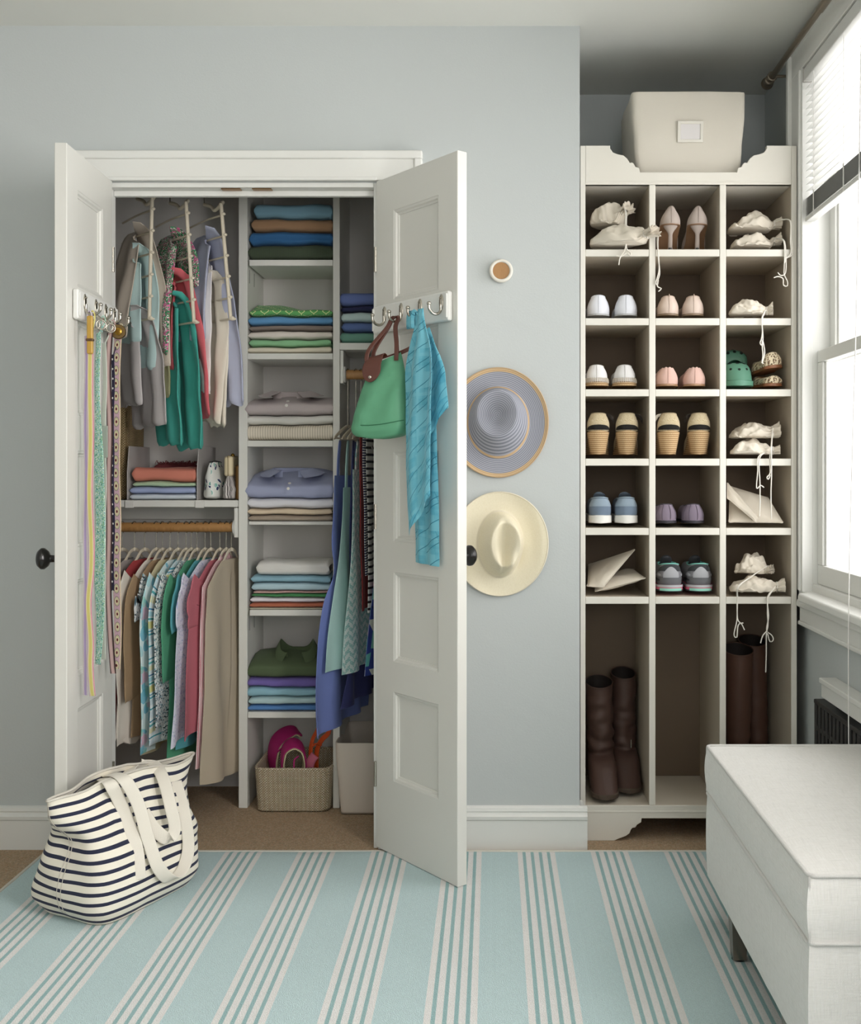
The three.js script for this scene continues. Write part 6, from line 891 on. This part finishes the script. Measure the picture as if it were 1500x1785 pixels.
dustBag('upper cotton shoe bag with a bulky gathered neck in the fourth row', { px: 1269, py: ROWS[3] + 0.054, z: -0.15, turn: -0.1, L: 0.156, W: 0.065, H: 0.038, neck: 0.03, cords: [[[1343, 782, 0.012], [1341, 800, 0.009], [1341, 826, 0.009], [1336, 832, 0.009], [1338, 836, 0.009], [1342, 828, 0.009]], neckC([[1344, 782, 0.012], [1344, 830, 0.009], [1343, 860, 0.009], [1344, 905, 0.009]])] });
dustBag('lower of two cotton shoe bags in the sixth row of the right column', { px: 1268, py: ROWS[5] + 0.0015, z: -0.115, turn: -0.16, L: 0.173, W: 0.06, H: 0.038, neck: 0.022, cords: [[[1339, 1041, 0.008], [1337, 1070], [1338, 1086], [1336, 1099], [1329, 1108], [1325, 1121]], neckC([[1337, 1041, 0.008], [1339, 1075], [1336, 1100], [1345, 1108], [1347, 1116], [1342, 1119], [1336, 1102], [1335, 1140], [1334, 1172]])] });
dustBag('upper of two cotton shoe bags in the sixth row of the right column', { px: 1283, py: ROWS[5] + 0.055, z: -0.165, turn: -0.55, L: 0.115, W: 0.062, H: 0.05, neck: 0.016, cords: [[[1285, 1024, 0.03], [1284, 1040, 0.009], [1284, 1078, 0.009], [1283, 1086, 0.009], [1279, 1108, 0.009], [1283, 1112, 0.009], [1287, 1088, 0.009], [1295, 1086, 0.009]], neckC([[1286, 1024, 0.03], [1285, 1042, 0.0095], [1286, 1082, 0.0095], [1292, 1088, 0.0095], [1297, 1098, 0.0095]])] });
// flat, stiff cotton bags: four corners given as points in the room, bulging in the middle
function flatBag(label, c, t, group, cords = []) {
  const g = thing('flat_bag', label, 'shoe bag', group), ph = rr(0, 50), P = c.map((q) => at(...q)), n = new V3().subVectors(P[1], P[0]).cross(new V3().subVectors(P[3], P[0])).normalize();
  const f = (s, u, sg) => { const a = P[0].clone().lerp(P[1], u), b = P[3].clone().lerp(P[2], u), p = a.lerp(b, s), e = Math.pow(Math.max(0, (1 - (2 * s - 1) ** 4) * (1 - (2 * u - 1) ** 4)), 0.7); p.addScaledVector(n, sg * t * e + 0.006 * nz(s * 3, u * 3, ph) * e); return [p.x, p.y, p.z, u * 0.2, s * 0.2]; };
  part('bag_body', mergeGeometries([grid(28, 28, (s, u) => f(s, u, 1)), grid(28, 28, (s, u) => f(s, 1 - u, -1))]), MUSLIN, g);
  const ed = []; for (let k = 0; k < 4; k++) for (let i = 0; i < 10; i++) ed.push(P[k].clone().lerp(P[(k + 1) % 4], i / 10)); part('seam', new THREE.TubeGeometry(new THREE.CatmullRomCurve3(ed, true, 'chordal'), 160, 0.0016, 5, true), MUSLIN, g);
  for (const cc of cords) part('cord', tube(cc.map(([x, y, zo]) => at(x, y, KZ + (zo ?? 0.006))), 0.0018, 40, 6), CORDM, g);
  return settle(g);
}
flatBag('stiff cotton bag lying flat beneath the tilted one in the sixth row', [[1038, 1031, -0.085], [1124, 1008, -0.075], [1102, 992, -0.26], [1030, 1008, -0.28]], 0.014, 'stiff cotton bags in the left column');
flatBag('stiff cotton bag tilted up with its corner raised in the sixth row', [[1024, 1022, -0.09], [1050, 1024, -0.075], [1106, 958, -0.12], [1026, 984, -0.30]], 0.012, 'stiff cotton bags in the left column');
flatBag('cotton bag standing on a corner against the divider in the fifth row', [[1267, 868, -0.10], [1317, 910, -0.075], [1322, 902, -0.09], [1267, 842, -0.13]], 0.008, 'cotton bags in the fifth row');
flatBag('cotton bag slumped behind the standing one in the fifth row', [[1270, 910, -0.11], [1364, 911, -0.085], [1338, 868, -0.16], [1272, 848, -0.2]], 0.014, 'cotton bags in the fifth row');

// ---------- clutches on the left closet shelf ----------
{
  const pr = canvasTex(128, 128, (g, w, h) => { g.fillStyle = '#e2e2dc'; g.fillRect(0, 0, w, h); for (let i = 0; i < 9; i++) { g.fillStyle = ['#2c335e', '#5f9a92', '#8fbfb4', '#2c335e'][i % 4]; g.beginPath(); g.ellipse(rnd() * w, rnd() * h, 14 + rnd() * 10, 10 + rnd() * 8, rnd() * 3, 0, 7); g.fill(); g.strokeStyle = '#eef0ea'; g.lineWidth = 4; g.stroke(); } }, 0.07, 0.07);
  const pb = canvasTex(128, 128, (g, w, h) => { g.fillStyle = '#e3dcd8'; g.fillRect(0, 0, w, h); g.strokeStyle = '#2b2526'; for (let i = 0; i < 9; i++) { g.lineWidth = 3 + rnd() * 6; g.beginPath(); const x = i * 15; g.moveTo(x, 0); g.lineTo(x + rr(-14, 14), h); g.stroke(); } }, 0.06, 0.08);
  const pouch = (label, px0, px1, pyTop, z, wTop, mat, extra) => { const g = thing('clutch_bag', label, 'bag', 'clutch bags on the left closet shelf'), x0 = sx(px0, z), x1 = sx(px1, z), cx = (x0 + x1) / 2, hw = (x1 - x0) / 2, H = sy(pyTop, z) - ySH, ph = rr(0, 30); part('body', grid(30, 48, (v, u) => { const a = u * 6.28319, w = keys([[0, 0.9], [0.12, 1], [0.45, 0.92], [1, wTop]], v) * hw, d = keys([[0, 0.075], [0.5, 0.08], [1, 0.06]], v), x = w * spow(Math.cos(a), 0.8), k = v < 0.04 ? v / 0.04 : 1; return [cx + x * k + 0.004 * nz(v * 5, a, ph), ySH + 0.0012 + v * H, z - 0.075 + (d * spow(Math.sin(a), 0.7) + 0.004 * Math.sin(x * 140 + v * 4) * v) * k, u * 0.3, v * H]; }, true), mat, g); extra(g, cx, ySH + H, z); return settle(g); };
  pouch('small clutch bag with white, navy and teal print on the closet shelf', 350, 381, 806, -0.375, 0.3, cloth(0xffffff, pr), (g, x, y, z) => part('zip', strip([[x, y + 0.001, z - 0.005], [x, y + 0.004, z - 0.07], [x, y + 0.001, z - 0.14]], { wd: [1, 0, 0], hw: 0.006, th: 0.003, n: 12, m: 8 }), cloth(0x2b2a2e), g));
  pouch('black and white striped clutch bag with a cream frame on the closet shelf', 383, 409, 828, -0.372, 0.28, cloth(0xffffff, pb), (g, x, y, z) => { part('frame', new RoundedBoxGeometry(0.03, 0.07, 0.13, 3, 0.01).translate(x - 0.001, y + 0.03, z - 0.078), paint(0xd6c7a4, 0.45), g); part('frame_seam', box(x - 0.0025, x + 0.0005, y - 0.004, y + 0.0665, z - 0.149, z - 0.0122, 0.001), paint(0x8e7d5c, 0.5), g); part('clasp', sphere(x, y + 0.068, z - 0.075, 0.007), GOLD, g); });
  const g = thing('purse', 'flat brown leather purse against the column at the end of the closet shelf', 'bag', 'clutch bags on the left closet shelf'), z = -0.40, xr = ux(415.5) - 0.003; part('body', box(xr - 0.014, xr, ySH + 0.001, ySH + 0.118, -0.59, z, 0.005), paint(0x8a6534, 0.45), g); part('edge_binding', box(xr - 0.0155, xr - 0.0135, ySH + 0.001, ySH + 0.12, z - 0.01, z + 0.001, 0.0008), paint(0x5a3d1c, 0.5), g); settle(g);
}
// ---------- flip-flops and sandals in the straw basket ----------
{
  const PINK = paint(0xb0206e, 0.6), EDGE = paint(0xd8cfa8, 0.6), ORANGE = paint(0xd4551f, 0.5);
  const flop = (label, pts, hw, wd, strapPts) => { const g = thing('flip_flop', label, 'shoe', 'magenta flip-flops in the straw basket'), c = pts.map((q) => at(...q)), fw = (s) => hw * Math.pow(Math.max(0.02, 1 - Math.pow(Math.abs(2 * s - 1), 5)), 0.5) * (0.86 + 0.14 * Math.sin(s * 3.1));
    part('footbed', strip(c, { wd, hw: fw, th: 0.0035, n: 60, m: 20, round: 0.9, ends: 0.004, wave: () => -0.0025 }), PINK, g); part('edge_sole', strip(c, { wd, hw: (s) => fw(s) * 1.05, th: 0.0042, n: 60, m: 20, round: 0.9, ends: 0.004, wave: () => 0.0035 }), EDGE, g);
    part('strap', tube(strapPts.map((q) => at(...q)), 0.003, 24, 6), PINK, g); return settle(g); };
  flop('magenta flip-flop curled over at the back left of the straw basket', [[477, 1352, -0.49], [475, 1318, -0.495], [481, 1294, -0.50], [497, 1279, -0.505], [514, 1275, -0.51], [526, 1284, -0.515]], 0.034, [0.55, -0.35, 0.75], [[482, 1312, -0.475], [494, 1302, -0.465], [506, 1296, -0.485]]);
  flop('magenta flip-flop standing bent in front in the straw basket', [[494, 1352, -0.40], [492, 1325, -0.40], [497, 1305, -0.405], [511, 1296, -0.41], [525, 1303, -0.415], [531, 1325, -0.42], [529, 1350, -0.42]], 0.036, [0.25, -0.25, 0.93], [[512, 1340, -0.37], [513, 1325, -0.375], [520, 1318, -0.385]]);
  const s = thing('sandal', 'orange strappy sandal sticking up at the right of the straw basket', 'shoe'), st = (pts, hw) => part('strap', strip(pts.map((q) => at(...q)), { wd: [0.8, 0.3, 0.3], hw, th: 0.002, n: 24, m: 8 }), ORANGE, s);
  st([[543, 1345, -0.45], [541, 1310, -0.455], [545, 1288, -0.46], [553, 1272, -0.465], [556, 1258, -0.47]], 0.008); st([[551, 1345, -0.46], [553, 1305, -0.46], [562, 1288, -0.455], [572, 1278, -0.45], [574, 1262, -0.455]], 0.009); st([[545, 1300, -0.44], [552, 1296, -0.44], [560, 1300, -0.45]], 0.005);
  part('sole', strip([[536, 1352, -0.43], [541, 1328, -0.43], [549, 1316, -0.435]].map((q) => at(...q)), { wd: [0.9, 0.2, 0.3], hw: 0.018, th: 0.006, n: 20, m: 14 }), paint(0xd7788f, 0.6), s); settle(s);
}

scene.traverse((o) => { if (o.isLight && o.shadow) o.castShadow = true; delete o.userData.base; });
renderer.render(scene, camera);
